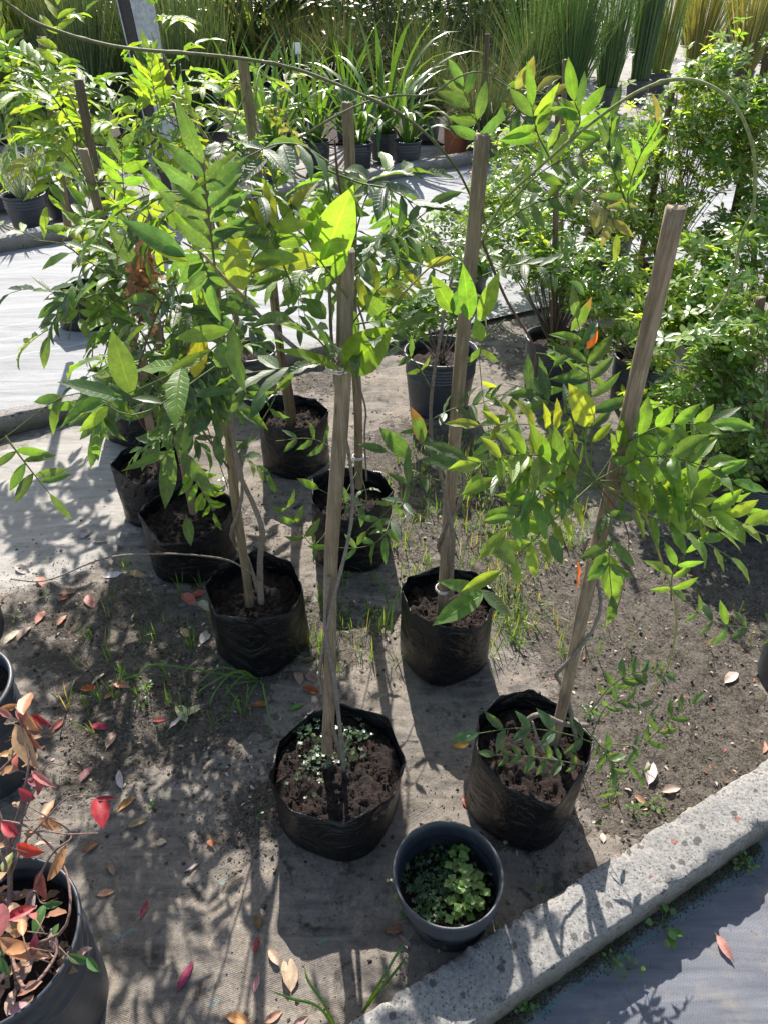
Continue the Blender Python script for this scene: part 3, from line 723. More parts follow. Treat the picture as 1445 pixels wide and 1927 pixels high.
a.single([(D(606, 495, .92), D(664, 353, .88), (.2, -.9, .4), .43, LIME, .2), (D(603, 440, .93), D(562, 385, .93), (-.3, -.9, .4), .6, FRESH, .0),
          (D(458, 542, .84), D(430, 455, .84), (.1, -.9, .4), .55, LIME, .1), (D(652, 692, .9), D(736, 620, .84), (.2, -.8, .6), .46, FRESH, .1),
          (D(637, 692, .9), D(528, 648, .84), (0, -.4, .9), .26, FRESH, .0), (D(247, 738, .76), D(210, 622, .78), (.2, -.8, .5), .42, (.09, .15, .03), .3),
          (D(226, 750, .75), D(112, 714, .72), (0, -.4, .9), .36, BLUEG, .2), (D(368, 706, .82), D(380, 614, .84), (0, -.9, .4), .42, (.28, .26, .02), .95),
          (D(320, 705, .78), D(395, 652, .8), (-.2, -.7, .7), .28, LIME, .2), (D(410, 688, .88), D(440, 640, .88), (0, -.9, .4), .62, BLUEG, .0),
          (D(612, 598, .93), D(576, 560, .95), (0, -.8, .5), .6, GREEN, .1), (D(445, 290, .88), D(356, 356, .84), (0, -.6, .8), .2, LIME, .35),
          (D(345, 480, .86), D(232, 410, .84), (-.1, -.7, .7), .33, BLUEG, .25), (D(350, 490, .86), D(255, 430, .85), (-.3, -.6, .7), .3, LIME, .35),
          (D(372, 470, .88), D(380, 405, .9), (0, -.9, .5), .55, BLUEG, .1), (D(722, 600, .95), D(690, 555, .93), (.2, -.8, .5), .5, FRESH, .2),
          (D(770, 380, .97), D(838, 388, .94), (0, -.3, 1), .3, BLUEG, .0), (D(500, 300, .9), D(448, 345, .87), (0, -.4, .9), .4, BLUEG, .0)])
wd = MB()
def lobed(mb, p, n, r0, col, r_):                       # small rounded lobed weed leaf
    n = V(n).normalized(); s = n.orthogonal().normalized(); u = n.cross(s); c0 = mb.vert(p, col); ix = []
    o = r_.uniform(0, 6)
    for i in range(15):
        an = o + i / 15 * 5.6; k = r0 * (.8 + .22 * math.cos(i / 15 * 5.6 * 5))
        ix.append(mb.vert(p + s * math.cos(an) * k + u * math.sin(an) * k + n * (.15 * k), col))
    for i in range(14): mb.face((c0, ix[i], ix[i + 1]), ((.5, .3), (.3, .3), (.4, .35)))
def weeds(mb, spots, r_, zz=.012, cols=((.045, .10, .035), (.07, .12, .06), (.12, .16, .10))):
    for c, rad, n, s in spots:
        for _ in range(n):
            q = V((c.x + r_.gauss(0, rad), c.y + r_.gauss(0, rad), c.z + r_.uniform(.002, zz)))
            lobed(mb, q, (r_.gauss(0, .4), r_.gauss(0, .4) - .2, 1), s * r_.uniform(.6, 1.3), (*hsv(r_.choice(cols), r_), 0), r_)
            mb.tube([V((q.x + r_.uniform(-.006, .006), q.y, c.z - .004)), q], .0005, 3, (.1, .12, .04, 0), False)
weeds(wd, [(G(600, 1430, .168), .022, 45, .0065), (G(665, 1385, .168), .018, 40, .0065), (G(580, 1380, .168), .015, 25, .007), (G(640, 1410, .168), .03, 35, .006), (G(575, 1470, .168), .03, 18, .006)], a.r)
tag(wd.build('weeds', M['blade'], a.root, True, a.root), kind='stuff')
a.stem_done()
# B: front right, stake leaning out
b = Plant('potted_climber', 'lime-leaved potted climber at front right on a thick stake leaning right', 'potted plant', GRP, (.322, .948), 12)
b.bag(.132, .25, .195, 9, R(-80), (.0, 0))
b.stake(D(1042, 1405, .975), D(1268, 392, .96), .033, .036, .35, (1.05, 1.02, 1.0), tie=[(.76, (.35, .3, .15))])
twine(b.a, b.b, .34, .80, 1.3, 1.2, .02, .005, D(1085, 1400, .95), BARKG, b.st, b.r)
b.st.tube(bez([D(988, 1400, .93), D(985, 1365, .91), D(1012, 1345, .9), D(1060, 1362, .9), D(1105, 1365, .91)], 24), .0055, 7, BARK, True, .25)
b.st.tube(bez([D(1000, 1358, .9), D(1020, 1410, .88), D(1060, 1440, .87)], 12), .0028, 6, BARKG)
hub = D(1120, 905, .93)
def hb(x, y, Y): return D(x, y, Y)
b.fronds([([hub, hb(1200, 905, .92), hb(1290, 915, .9), hb(1400, 960, .88)], (0, -.8, .5), 7, .055, 0, dict(pal=P_LIME, burn=.7, hi=2, lift=.9, asp=.36)),
          ([hub, hb(1170, 840, .95), hb(1250, 800, .95), hb(1340, 800, .93)], (0, -.8, .5), 6, .052, 0, dict(pal=P_LIME, burn=.6, hi=2, lift=.9, asp=.36)),
          ([hub, hb(1060, 890, .9), hb(1010, 880, .88), hb(930, 900, .86)], (0, -.8, .5), 6, .055, 0, dict(pal=P_LIME, burn=.4, hi=2, lift=.9, asp=.36)),
          ([hub, hb(1230, 935, .9), hb(1340, 960, .86), hb(1440, 1008, .82)], (0, -.7, .8), 7, 0.055, 0, dict(pal=P_LIME, burn=.7, hi=2, lift=.9, asp=.37)),
          ([hub, hb(1210, 860, .9), hb(1300, 870, .86), hb(1380, 905, .83)], (0, -.6, .8), 7, 0.050, 0, dict(pal=P_LIME, burn=.7, hi=2, lift=.8, asp=.37)),
          ([hub, hb(1060, 870, .9), hb(985, 855, .87), hb(905, 870, .84)], (0, -.7, .7), 7, 0.052, 0, dict(pal=P_LIME, burn=.5, hi=2, lift=.8, asp=.37)),
          ([hub, hb(1050, 920, .88), hb(990, 950, .84), hb(950, 1000, .8)], (0, -.6, .8), 6, 0.055, 0, dict(pal=P_LIME, burn=.3, hi=2)),
          ([hub, hb(1060, 960, .88), hb(1010, 1010, .84), hb(940, 1075, .8)], (0, -.6, .8), 6, 0.057, 0, dict(pal=P_LIME, burn=.3, hi=2)),
          ([hb(1110, 900, .93), hb(1112, 800, .97), hb(1108, 710, 1.0), hb(1085, 600, 1.03)], (.2, -.9, .4), 7, 0.057, 0, dict(pal=P_STD, burn=.3, hi=2, spread=62)),
          ([hub, hb(1080, 800, .98), hb(1010, 740, 1.0), hb(950, 720, 1.02)], (0, -.6, .8), 7, 0.050, 0, dict(pal=P_STD, burn=.4, hi=2)),
          ([hub, hb(1200, 960, .9), hb(1290, 1000, .87), hb(1375, 1050, .84)], (0, -.5, .9), 7, 0.052, 0, dict(pal=P_LIME, burn=.6, hi=2)),
          ([hub, hb(1190, 900, .95), hb(1260, 850, .98), hb(1330, 800, 1.0)], (0, -.5, .9), 6, 0.050, 0, dict(pal=P_NEAR, burn=.4, hi=2)),
          ([hub, hb(1150, 990, .87), hb(1145, 1050, .84), hb(1150, 1120, .82)], (0, -.9, .4), 3, 0.052, 0, dict(pal=P_NEAR, hi=2)),
          ([hb(1160, 930, .93), hb(1240, 930, .92), hb(1300, 960, .9), hb(1350, 1000, .88)], (0, -.5, .9), 7, 0.046, 0, dict(pal=P_LIME, burn=.6, hi=2)),
          ([hub, hb(1060, 830, .95), hb(1000, 800, .93), hb(900, 800, .9)], (0, -.7, .7), 7, 0.049, 0, dict(pal=P_LIME, burn=.5, hi=2, lift=.8)),
          ([hb(1080, 960, .9), hb(1000, 905, .87), hb(880, 865, .83)], (0, -.5, .9), 3, 0.063, 0, dict(pal=P_STD, burn=.2, hi=2)),
          ([hb(1170, 1425, .88), hb(1080, 1385, .86), hb(980, 1370, .84), hb(900, 1380, .82)], (.1, -.6, .8), 5, .05, 0, dict(pal=P_DARK, burn=.5, hi=2, asp=.36, start=.1)),  # low shoot from here: darker leaf palette stands in for its shade
          ([hb(1100, 1440, .84), hb(1010, 1425, .82), hb(930, 1420, .8)], (.1, -.6, .8), 6, .034, 0, dict(pal=P_DARK, burn=.6, hi=2, asp=.37, start=.1)),
          ([hb(1110, 1340, .9), hb(1150, 1290, .9), hb(1200, 1265, .9), hb(1250, 1270, .9)], (.1, -.7, .7), 6, .036, 0, dict(pal=P_DARK, hi=2, asp=.38)),
          ([hb(1110, 1390, .88), hb(1140, 1330, .87), hb(1190, 1320, .86), hb(1250, 1360, .86)], (.1, -.7, .7), 6, .036, 0, dict(pal=P_DARK, hi=2)),
          ([hb(1100, 1370, .87), hb(1140, 1420, .85), hb(1160, 1480, .83), hb(1130, 1540, .82)], (.1, -.7, .7), 6, .034, 0, dict(pal=P_DARK, hi=2)),
          ([hb(1150, 1400, .87), hb(1210, 1400, .86), hb(1260, 1350, .86), hb(1300, 1325, .86)], (0, -.6, .8), 5, .036, 0, dict(pal=P_STD, hi=2)),
          ([hb(1110, 1400, .88), hb(1140, 1430, .86), hb(1190, 1440, .85), hb(1240, 1470, .84)], (0, -.6, .8), 4, .042, 0, dict(pal=P_STD, hi=2)),
          ([hb(1445 + 40, 1190, .95), hb(1390, 1180, .95), hb(1330, 1165, .95), hb(1290, 1130, .95)], (0, -.8, .6), 5, .042, 0, dict(pal=P_STD, hi=2, start=.1)),
          ([hb(1262, 1130, .93), hb(1265, 1080, .93), hb(1290, 1040, .93)], (0, -.6, .8), 3, .05, 0, dict(pal=P_STD, hi=2))])
b.shoot([hub, hb(1205, 960, .93), hb(1245, 1060, .93), hb(1272, 1150, .93), hb(1258, 1250, .93), hb(1222, 1310, .92), hb(1212, 1360, .9)], 0, r0=.0026, col=(.28, .27, .08, 1))
b.shoot([hub, hb(1180, 1000, .93), hb(1172, 1100, .93), hb(1150, 1180, .93)], 0, r0=.0012, col=REDST)
b.shoot([hub, hb(1100, 850, .95), hb(1108, 760, .97), hb(1105, 700, .98)], 0, r0=.003, col=(.15, .2, .05, 1))
b.single([(D(1108, 798, .93), D(1078, 728, .91), (.2, -.9, .3), .45, YEL, .5), (D(1140, 1045, .85), D(1160, 1142, .82), (.2, -.9, .2), .42, FRESH, .0), (D(1138, 1045, .85), D(1108, 1085, .82), (0, -.9, .4), .5, FRESH, 0),
          (D(1085, 1060, .9), D(1092, 1115, .88), (.9, -.4, .1), .45, (.45, .10, .02), .6), (D(880, 1400, .8), D(850, 1405, .8), (0, -.5, .9), .4, (.3, .16, .03), .6),
          (D(965, 1060, .78), D(918, 1000, .8), (.2, -.8, .5), .42, GREEN, .1), (D(1035, 1010, .8), D(1060, 1065, .78), (.2, -.8, .5), .4, GREEN, .1)])
b.stem_done()
# C: behind B
c = Plant('potted_climber', 'potted climber right of the middle, long shoots arching from its tall pale stake', 'potted plant', GRP, (.171, 1.411), 13)
c.bag(.131, .24, .18, 8, R(-70))
c.stake(D(829, 1165, 1.40), D(905, 254, 1.40), .033, .031, .85, (1.0, 1.0, 1.0), tie=[(.27, (.6, .56, .5))])
c.st.tube(bez([D(848, 1120, 1.38), D(850, 1060, 1.38), D(852, 1010, 1.36), D(842, 960, 1.36), D(832, 905, 1.38), D(812, 830, 1.4), D(812, 740, 1.42), D(830, 620, 1.45), D(850, 520, 1.48)], 60), [lerp(.0062, .003, i / 60) for i in range(61)], 7, BARK, True, .2)
twine(c.a, c.b, .30, .70, 1.2, .6, .017, .006, D(850, 1120, 1.38), BARK, c.st, c.r)
arc = [D(893, 480, 1.45), D(945, 382, 1.35), D(1020, 310, 1.25), D(1095, 245, 1.16), D(1170, 190, 1.1), D(1220, 163, 1.05), D(1262, 150, 1.02), D(1310, 152, 1.0), D(1357, 175, .98), D(1392, 215, .97), D(1415, 275, .96), D(1420, 340, .96), D(1415, 400, .96), D(1395, 440, .96), D(1384, 500, .96), D(1372, 540, .96), D(1358, 568, .96), D(1336, 598, .96)]
st = MB(); cc = bez(arc, 80); st.tube(cc, [lerp(.0024, .0018, i / 80) * (1 + (.5 if i % 13 == 0 else 0)) for i in range(81)], 7, (.20, .24, .08, 1), True, .15); st.build('shoot', M['bark'], c.root, True, c.root)
arc2 = [D(890, 380, 1.45), D(860, 320, 1.35), D(820, 270, 1.25), D(770, 226, 1.15), D(720, 196, 1.08), D(600, 145, .95), D(525, 122, .9), D(435, 108, .85), D(350, 100, .8), D(250, 92, .75), D(175, 78, .7), D(100, 55, .66), D(50, 32, .62), D(-20, -20, .58)]
st = MB(); cc = bez(arc2, 70); st.tube(cc, [lerp(.0022, .0011, i / 70) * (1 + (.4 if i % 11 == 0 else 0)) for i in range(71)], 7, (.10, .11, .04, 1), True, .15); st.build('shoot', M['bark'], c.root, True, c.root)
c.shoot([D(560, 262, 1.35), D(623, 224, 1.35), D(682, 195, 1.36), D(743, 180, 1.38), D(788, 180, 1.4), D(819, 173, 1.4), D(849, 152, 1.4), D(883, 137, 1.4), D(913, 137, 1.4), D(940, 149, 1.4), D(971, 170, 1.38), D(1040, 180, 1.36)], 0, r0=.0022, col=(.13, .13, .05, 1))
YP = dict(pal=P_YOUNG, burn=.45, hi=1, lift=.9, asp=.4)
c.fronds([([D(925, 145, 1.4), D(965, 168, 1.38), D(1010, 172, 1.36), D(1065, 195, 1.33)], (0, -.9, .5), 5, 0.047, 0, YP),
          ([D(925, 148, 1.4), D(960, 190, 1.38), D(985, 225, 1.36), D(1010, 260, 1.34)], (0, -.8, .6), 5, 0.047, 0, dict(pal=P_STD)),
          ([D(1060, 275, 1.2), D(1090, 230, 1.2), D(1080, 190, 1.2)], (0, -.9, .5), 4, 0.051, 0, dict(pal=P_NEAR)),
          ([D(1035, 300, 1.25), D(1010, 250, 1.25), D(1000, 200, 1.25)], (0, -.9, .5), 4, 0.055, 0, dict(pal=P_STD)),
          ([D(1195, 440 - 20, 1.15), D(1180, 370, 1.12), D(1200, 300, 1.1), D(1235, 240, 1.08)], (.3, -.9, .4), 5, 0.045, 0, dict(pal=[(2, FRESH), (2, PINKY)], asp=.24, spread=36)),
          ([D(1195, 420, 1.15), D(1165, 350, 1.14), D(1145, 290, 1.14), D(1150, 230, 1.14)], (.3, -.9, .4), 5, 0.047, 0, dict(pal=[(2, BLUEG), (1, FRESH)], asp=.24, spread=36)),
          ([D(1070, 330, 1.25), D(1110, 370, 1.2), D(1145, 400, 1.17), D(1160, 440, 1.15)], (0, -.6, .8), 4, 0.047, 0, dict(pal=P_YOUNG, asp=.3)),
          ([D(960, 380, 1.4), D(1010, 330, 1.38), D(1060, 300, 1.36), D(1110, 290, 1.34)], (0, -.6, .8), 5, 0.055, 0, dict(pal=P_STD)),
          ([D(930, 430, 1.4), D(990, 390, 1.38), D(1050, 370, 1.36), D(1110, 370, 1.34)], (0, -.6, .8), 5, 0.053, 0, dict(pal=P_STD)),
          ([D(900, 300, 1.45), D(900, 240, 1.45), D(880, 190, 1.45), D(870, 165, 1.45)], (0, -.8, .6), 4, 0.058, 0, dict(pal=P_DARK, lift=.5)),
          ([D(905, 520, 1.4), D(960, 500, 1.38), D(1010, 500, 1.35), D(1070, 530, 1.32)], (0, -.5, .9), 5, 0.047, 0, dict(pal=P_STD)),
          ([D(850, 520, 1.45), D(800, 500, 1.4), D(760, 490, 1.36), D(720, 470, 1.33)], (0, -.8, .6), 4, 0.058, 0, dict(pal=P_DARK, lift=.5)),
          ([D(950, 600, 1.4), D(905, 650, 1.38), D(905, 720, 1.36), D(910, 760, 1.35)], (0, -.9, .5), 5, 0.043, 0, dict(pal=P_STD, burn=.8)),
          ([D(812, 790, 1.4), D(850, 770, 1.36), D(900, 760, 1.33), D(960, 735, 1.3)], (0, -.4, .9), 4, 0.051, 0, dict(pal=P_STD, burn=.5)),
          ([D(815, 800, 1.4), D(790, 830, 1.36), D(760, 860, 1.34), D(728, 850, 1.32)], (0, -.7, .7), 2, 0.062, 0, dict(pal=P_STD, burn=.75)),
          ([D(830, 905, 1.38), D(780, 900, 1.34), D(730, 960, 1.3), D(690, 1000, 1.28)], (0, -.7, .7), 4, 0.047, 0, dict(pal=P_STD, burn=.6)),
          ([D(810, 730, 1.42), D(780, 680, 1.4), D(740, 650, 1.38), D(700, 640, 1.36)], (0, -.7, .7), 4, 0.043, 0, dict(pal=P_DARK, burn=.3)),
          ([D(960, 760, 1.3), D(1010, 740, 1.28), D(1040, 690, 1.26)], (0, -.5, .9), 4, 0.047, 0, dict(pal=P_STD, burn=.5))])
c.shoot([D(905, 450, 1.42), D(950, 560, 1.35), D(1005, 660, 1.3), D(990, 740, 1.3), D(940, 790, 1.32)], 2, .16, .06, .0032, REDST, pal=P_STD, burn=.6)
c.single([(D(882, 597, 1.25), D(874, 504, 1.22), (.1, -.95, .2), .32, FRESH, .2), (D(903, 600, 1.25), D(938, 514, 1.22), (-.1, -.95, .2), .3, FRESH, .3), (D(850, 585, 1.28), D(815, 520, 1.26), (.3, -.9, .3), .4, FRESH, .1),
          (D(858, 590, 1.28), D(868, 540, 1.26), (0, -.9, .3), .5, BLUEG, .1), (D(885, 880, 1.25), D(795, 862, 1.2), (0, -.6, .8), .28, GREEN, .2), (D(795, 830, 1.25), D(778, 768, 1.25), (.5, -.8, .2), .4, GREEN, 1.0),
          (D(770, 860, 1.3), D(715, 805, 1.3), (.2, -.8, .5), .4, GREEN, .5), (D(905, 640, 1.3), D(895, 600, 1.3), (0, -.9, .2), .55, FRESH, .4), (D(1105, 655, 1.3), D(1125, 620, 1.3), (.4, -.9, .2), .5, (.5, .12, .02), .5), (D(1075, 620, 1.35), D(1115, 560, 1.35), (.4, -.9, .2), .4, GREEN, .9),
          (D(905, 1120, 1.22), D(815, 1172, 1.15), (0, -.5, .9), .36, FRESH, .2), (D(905, 1115, 1.22), D(830, 1090, 1.2), (0, -.5, .9), .3, FRESH, .6), (D(908, 1112, 1.2), D(962, 1160, 1.14), (0, -.5, .9), .34, GREEN, .4)])
c.stem_done()
# D: left of A
d = Plant('potted_climber', 'potted climber left of the front one, thick twisted stem beside its stake', 'potted plant', GRP, (-.353, 1.453), 14)
d.bag(.139, .235, .175, 8, R(-115))
d.stake(D(470, 1140, 1.41), D(376, 296, 1.41), .031, .027, .6, (.85, .85, .75))
d.st.tube(bez([D(492, 1135, 1.39), D(490, 1060, 1.39), D(494, 1000, 1.38), D(478, 950, 1.39), D(455, 900, 1.38), D(440, 830, 1.39), D(425, 740, 1.4), D(418, 640, 1.4)], 60), [lerp(.0085, .004, i / 60) for i in range(61)], 8, BARK, True, .2)
twine(d.a, d.b, .35, 1.1, 2.2, 1.5, .017, .005, D(492, 1130, 1.39), BARK, d.st, d.r)
d.shoot([D(490, 1092, 1.38), D(440, 1058, 1.3), D(380, 1046, 1.2), D(300, 1042, 1.12), D(200, 1050, 1.05), D(90, 1092, 1.0), D(20, 1090, .98)], 0, r0=.0026, col=BARK)
for i, (x, y, Y, nf) in enumerate([(200, 650, 1.2, 3), (340, 620, 1.2, 3), (280, 540, 1.25, 3), (470, 640, 1.25, 2), (380, 500, 1.3, 2), (310, 770, 1.2, 3), (440, 770, 1.2, 1), (480, 470, 1.35, 3), (250, 720, 1.2, 3), (340, 400, 1.35, 3)]):
    s0 = d.a.lerp(d.b, .38 + .055 * i)
    e = D(x, y, Y); d.shoot([s0, s0.lerp(e, .5) + V((0, 0, .06)), e], nf, .18, .064, .0028, GREENST if i % 2 else REDST, pal=P_STD if i % 3 else P_NEAR, hi=1, droop=1.3, t0=.3, burn=.35, up=-.1, asp=.3)
d.fronds([([D(470, 830, 1.3), D(520, 742, 1.2), D(480, 735, 1.15), D(430, 735, 1.12)], (0, -.8, .6), 4, .055, 0, dict(pal=P_DARK)),
          ([D(405, 690, 1.1), D(260, 780, .98), D(140, 740, .93), D(0, 830, .88)], (0, -.5, .8), 3, .055, 0, dict(pal=P_NEAR)),
          ([D(10, 820, .87), D(55, 880, .85), D(95, 930, .84)], (0, -.6, .8), 4, .048, 0, dict(pal=P_NEAR, spread=75, asp=.25))])
d.stem_done()
# E
e_ = Plant('potted_climber', 'bushy potted climber left of the twisted-stem one, leaves hanging over its bag', 'potted plant', GRP, (-.63, 1.834), 15)
e_.bag(.152, .21, .16, 9, R(-100))
e_.stake(D(368, 965, 1.84), D(255, 420, 1.84), .034, .03, .6, (.9, .88, .8))
twine(e_.a, e_.b, .3, .9, 1.5, .5, .02, .0065, D(405, 960, 1.8), BARK, e_.st, e_.r)
for i, (x, y, Y, nf) in enumerate([(340, 880, 1.6, 5), (300, 800, 1.55, 6), (380, 800, 1.6, 5), (260, 700, 1.6, 6), (370, 720, 1.6, 5), (200, 560, 1.65, 6), (320, 600, 1.6, 5), (150, 480, 1.7, 5), (260, 500, 1.6, 5), (110, 590, 1.65, 5), (180, 720, 1.6, 5), (390, 540, 1.7, 5), (430, 920, 1.65, 4)]):
    s0 = e_.a.lerp(e_.b, min(.95, .25 + .055 * i)); q = D(x, y, Y)
    e_.shoot([s0, s0.lerp(q, .5) + V((0, 0, .05)), q], max(2, nf - 3), .19, .066, .003, GREENST if i % 2 else REDST, pal=P_STD if i % 2 else P_NEAR, droop=1.2, t0=.25, asp=.29, up=0)
e_.single([(D(322, 850, 1.5), D(310, 960, 1.45), (.1, -.9, .3), .28, GREEN, 0), (D(340, 850, 1.5), D(405, 935, 1.45), (.1, -.8, .4), .26, GREEN, 0), (D(352, 975, 1.6), D(360, 1028, 1.55), (.3, -.9, .2), .38, GREEN, 0), (D(325, 850, 1.5), D(228, 885, 1.45), (0, -.5, .9), .2, FRESH, 0)])
# withered bunch hanging in the foliage
dl = MB()
for k in range(34):
    p = D(e_.r.uniform(245, 280), e_.r.gauss(520, 50), e_.r.uniform(1.45, 1.62)); leaflet(dl, p, V((e_.r.gauss(0, .4), e_.r.gauss(0, .4), -1)), V((e_.r.gauss(0, 1), -1, 0)), e_.r.uniform(.05, .08), .03, (*hsv(e_.r.choice([(.22, .13, .07), (.27, .14, .06), (.17, .11, .07)]), e_.r), 0), .9, .6, .5, 1, k, e_.r.uniform(-1.5, 1.5))
dl.build('withered_leaves', M['dry_leaf'], e_.root, True, e_.root)
e_.stem_done()
# F: two more behind E
f2 = Plant('potted_climber', 'potted climber behind the bushy one, on a pale stake with a cut top', 'potted plant', GRP, tuple(G(285, 862, .22))[:2], 16)
f2.bag(.14, .22, .17, 7, R(-90))
f2.stake(D(300, 870, f2.c.y), D(157, 281, f2.c.y), .038, .034, .85, (1.05, 1.0, .98), tie=[(.95, (.35, .14, .14))])
twine(f2.a, f2.b, .3, 1.1, 2, 2, .02, .007, f2.c + V((.03, -.03, .17)), REDST, f2.st, f2.r)
for i, (x, y, Y, nf) in enumerate([(270, 420, 2.3, 4), (60, 450, 1.8, 4), (230, 460, 2.3, 4), (300, 400, 2.3, 4), (130, 640, 1.85, 4), (330, 460, 2.0, 4), (220, 620, 1.9, 5), (420, 480, 2.0, 3)]):
    s0 = f2.a.lerp(f2.b, min(.97, .5 + .06 * i)); q = D(x, y, Y)
    f2.shoot([s0, s0.lerp(q, .5) + V((0, 0, .07)), q], max(3, nf - 1), .2, .07, .003, GREENST, pal=(P_STD, P_LIME, P_NEAR)[i % 3], droop=1.0, t0=.3, asp=.3)
f2.single([(D(375, 455, 1.5), D(258, 300, 1.5), (.3, -.8, .4), .2, FRESH, 0), (D(255, 500, 1.5), D(205, 420, 1.5), (.3, -.8, .4), .34, BLUEG, 0)])
f2.stem_done()
f1 = Plant('potted_climber', 'potted climber on the dark weathered stake rising behind the pale cut one', 'potted plant', GRP, tuple(G(245, 712, .25))[:2], 17)
f1.bag(.15, .25, .19, 7, R(-90))
f1.stake(D(262, 720, f1.c.y), D(146, 150, f1.c.y), .045, .042, .85, (.55, .52, .52))
for i, (x, y, Y, nf) in enumerate([(250, 200, 3.0, 4), (100, 270, 2.5, 5), (50, 160, 2.7, 6), (230, 160, 3.1, 4), (310, 250, 2.9, 4), (200, 350, 3.0, 4), (5, 120, 2.6, 4), (90, 150, 3.1, 5)]):
    s0 = f1.a.lerp(f1.b, min(.97, .5 + .05 * i)); q = D(x, y, Y)
    f1.shoot([s0, s0.lerp(q, .5) + V((0, 0, .07)), q], max(3, nf - 1), .22, .085, .0035, GREENST, pal=P_LIME if i % 3 else P_NEAR, droop=.9, t0=.25, burn=.5)
# G
g_ = Plant('potted_climber', 'potted climber at the back with reddish soil, its bag seen between two stakes', 'potted plant', GRP, (-.348, 2.411), 18)
g_.bag(.135, .24, .19, 8, R(-60))
g_.stake(D(547, 800, 2.38), D(457, 110, 2.38), .034, .036, .8, (.75, .8, .6))
g_.st.tube(bez([D(556, 800, 2.36), D(550, 740, 2.36), D(538, 690, 2.36), D(530, 640, 2.37), D(520, 560, 2.37)], 30), .006, 7, REDST, True, .3)
for i, (x, y, Y, nf) in enumerate([(430, 620, 2.0, 3), (490, 400, 2.2, 4), (540, 300, 2.5, 3), (390, 260, 2.3, 4), (400, 200, 2.6, 4), (520, 170, 2.7, 4), (500, 120, 2.7, 3), (520, 450, 2.1, 3), (420, 420, 2.2, 3), (580, 620, 2.1, 2)]):
    s0 = g_.a.lerp(g_.b, min(.97, .45 + .06 * i)); q = D(x, y, Y)
    g_.shoot([s0, s0.lerp(q, .5) + V((0, 0, .07)), q], max(2, nf - 1), .18, .062, .003, GREENST, pal=(P_NEAR, P_LIME, P_YOUNG)[i % 3] if y < 320 else P_STD, droop=.9, t0=.4, asp=.3)
g_.stem_done()
# H
h_ = Plant('potted_climber', 'potted climber directly behind the front one, leaves with brown margins near its bag', 'potted plant', GRP, (-.105, 1.881), 19)
h_.bag(.14, .25, .18, 9, R(-75))
h_.stake(D(676, 918, 1.9), D(655, 194, 1.9), .028, .03, .8, (.85, .82, .72), tie=[(.36, (.6, .56, .55))])
h_.st.tube(bez([D(690, 905, 1.88), D(686, 820, 1.88), D(688, 770, 1.88), D(672, 700, 1.88), D(690, 640, 1.88), D(670, 560, 1.88)], 40), .0032, 6, BARK, True, .2)
h_.fronds([([D(678, 880, 1.85), D(620, 840, 1.7), D(580, 825, 1.6), D(520, 830, 1.55)], (0, -.8, .6), 4, .055, 0, dict(pal=P_DARK)),
           ([D(676, 880, 1.85), D(600, 1020, 1.6), D(560, 985, 1.55), D(520, 925, 1.5)], (0, -.8, .6), 4, .06, 0, dict(pal=P_DARK, start=.4)),
           ([D(676, 880, 1.85), D(690, 940, 1.65), D(660, 950, 1.6), D(600, 920, 1.55)], (0, -.7, .7), 3, .06, 0, dict(pal=P_STD, burn=.8)),
           ([D(740, 960, 1.6), D(720, 1010, 1.5), D(680, 1030, 1.48), D(620, 1030, 1.45)], (0, -.7, .7), 3, .055, 0, dict(pal=P_STD, burn=.8)),
           ([D(770, 930, 1.6), D(740, 970, 1.5), D(725, 1010, 1.45)], (0, -.6, .8), 2, .065, 0, dict(pal=P_STD, burn=.8))])
for i, (x, y, Y, nf) in enumerate([(720, 440, 1.7, 4), (600, 430, 1.7, 4), (760, 560, 1.7, 4), (730, 370, 1.75, 3), (590, 370, 1.8, 3), (800, 420, 1.8, 3)]):
    s0 = h_.a.lerp(h_.b, .55 + .05 * i); q = D(x, y, Y)
    h_.shoot([s0, s0.lerp(q, .5) + V((0, 0, .07)), q], max(2, nf - 1), .17, .064, .0025, GREENST, pal=P_STD if i % 2 else P_NEAR, droop=1.1, t0=.4, up=0)
h_.stem_done()
# I
i_ = Plant('potted_climber', 'potted climber on the dark stake with pink ties near its leafy top', 'potted plant', GRP, (-.60, 2.95), 20)
i_.pot(.125, .24, .2, rings=3, taper=.9)
i_.stake(D(466, 665, 2.92), D(306, 110, 2.92), .035, .036, .7, (.7, .62, .55), tie=[(1.2, (.45, .2, .22)), (1.14, (.45, .2, .22))])
for i, (x, y, Y, nf) in enumerate([(285, 60, 3.0, 3), (270, 140, 3.1, 3), (340, 120, 3.1, 3), (360, 220, 3.0, 4), (250, 260, 2.7, 4), (430, 330, 2.6, 4), (350, 300, 2.6, 4), (500, 500, 2.6, 3), (300, 30, 2.9, 2)]):
    s0 = i_.a.lerp(i_.b, min(.97, .6 + .05 * i)); q = D(x, y, Y)
    i_.shoot([s0, s0.lerp(q, .5) + V((0, 0, .05)), q], nf, .2, .08, .003, GREENST, pal=P_NEAR if i % 2 else P_LIME, droop=.7, t0=.35)
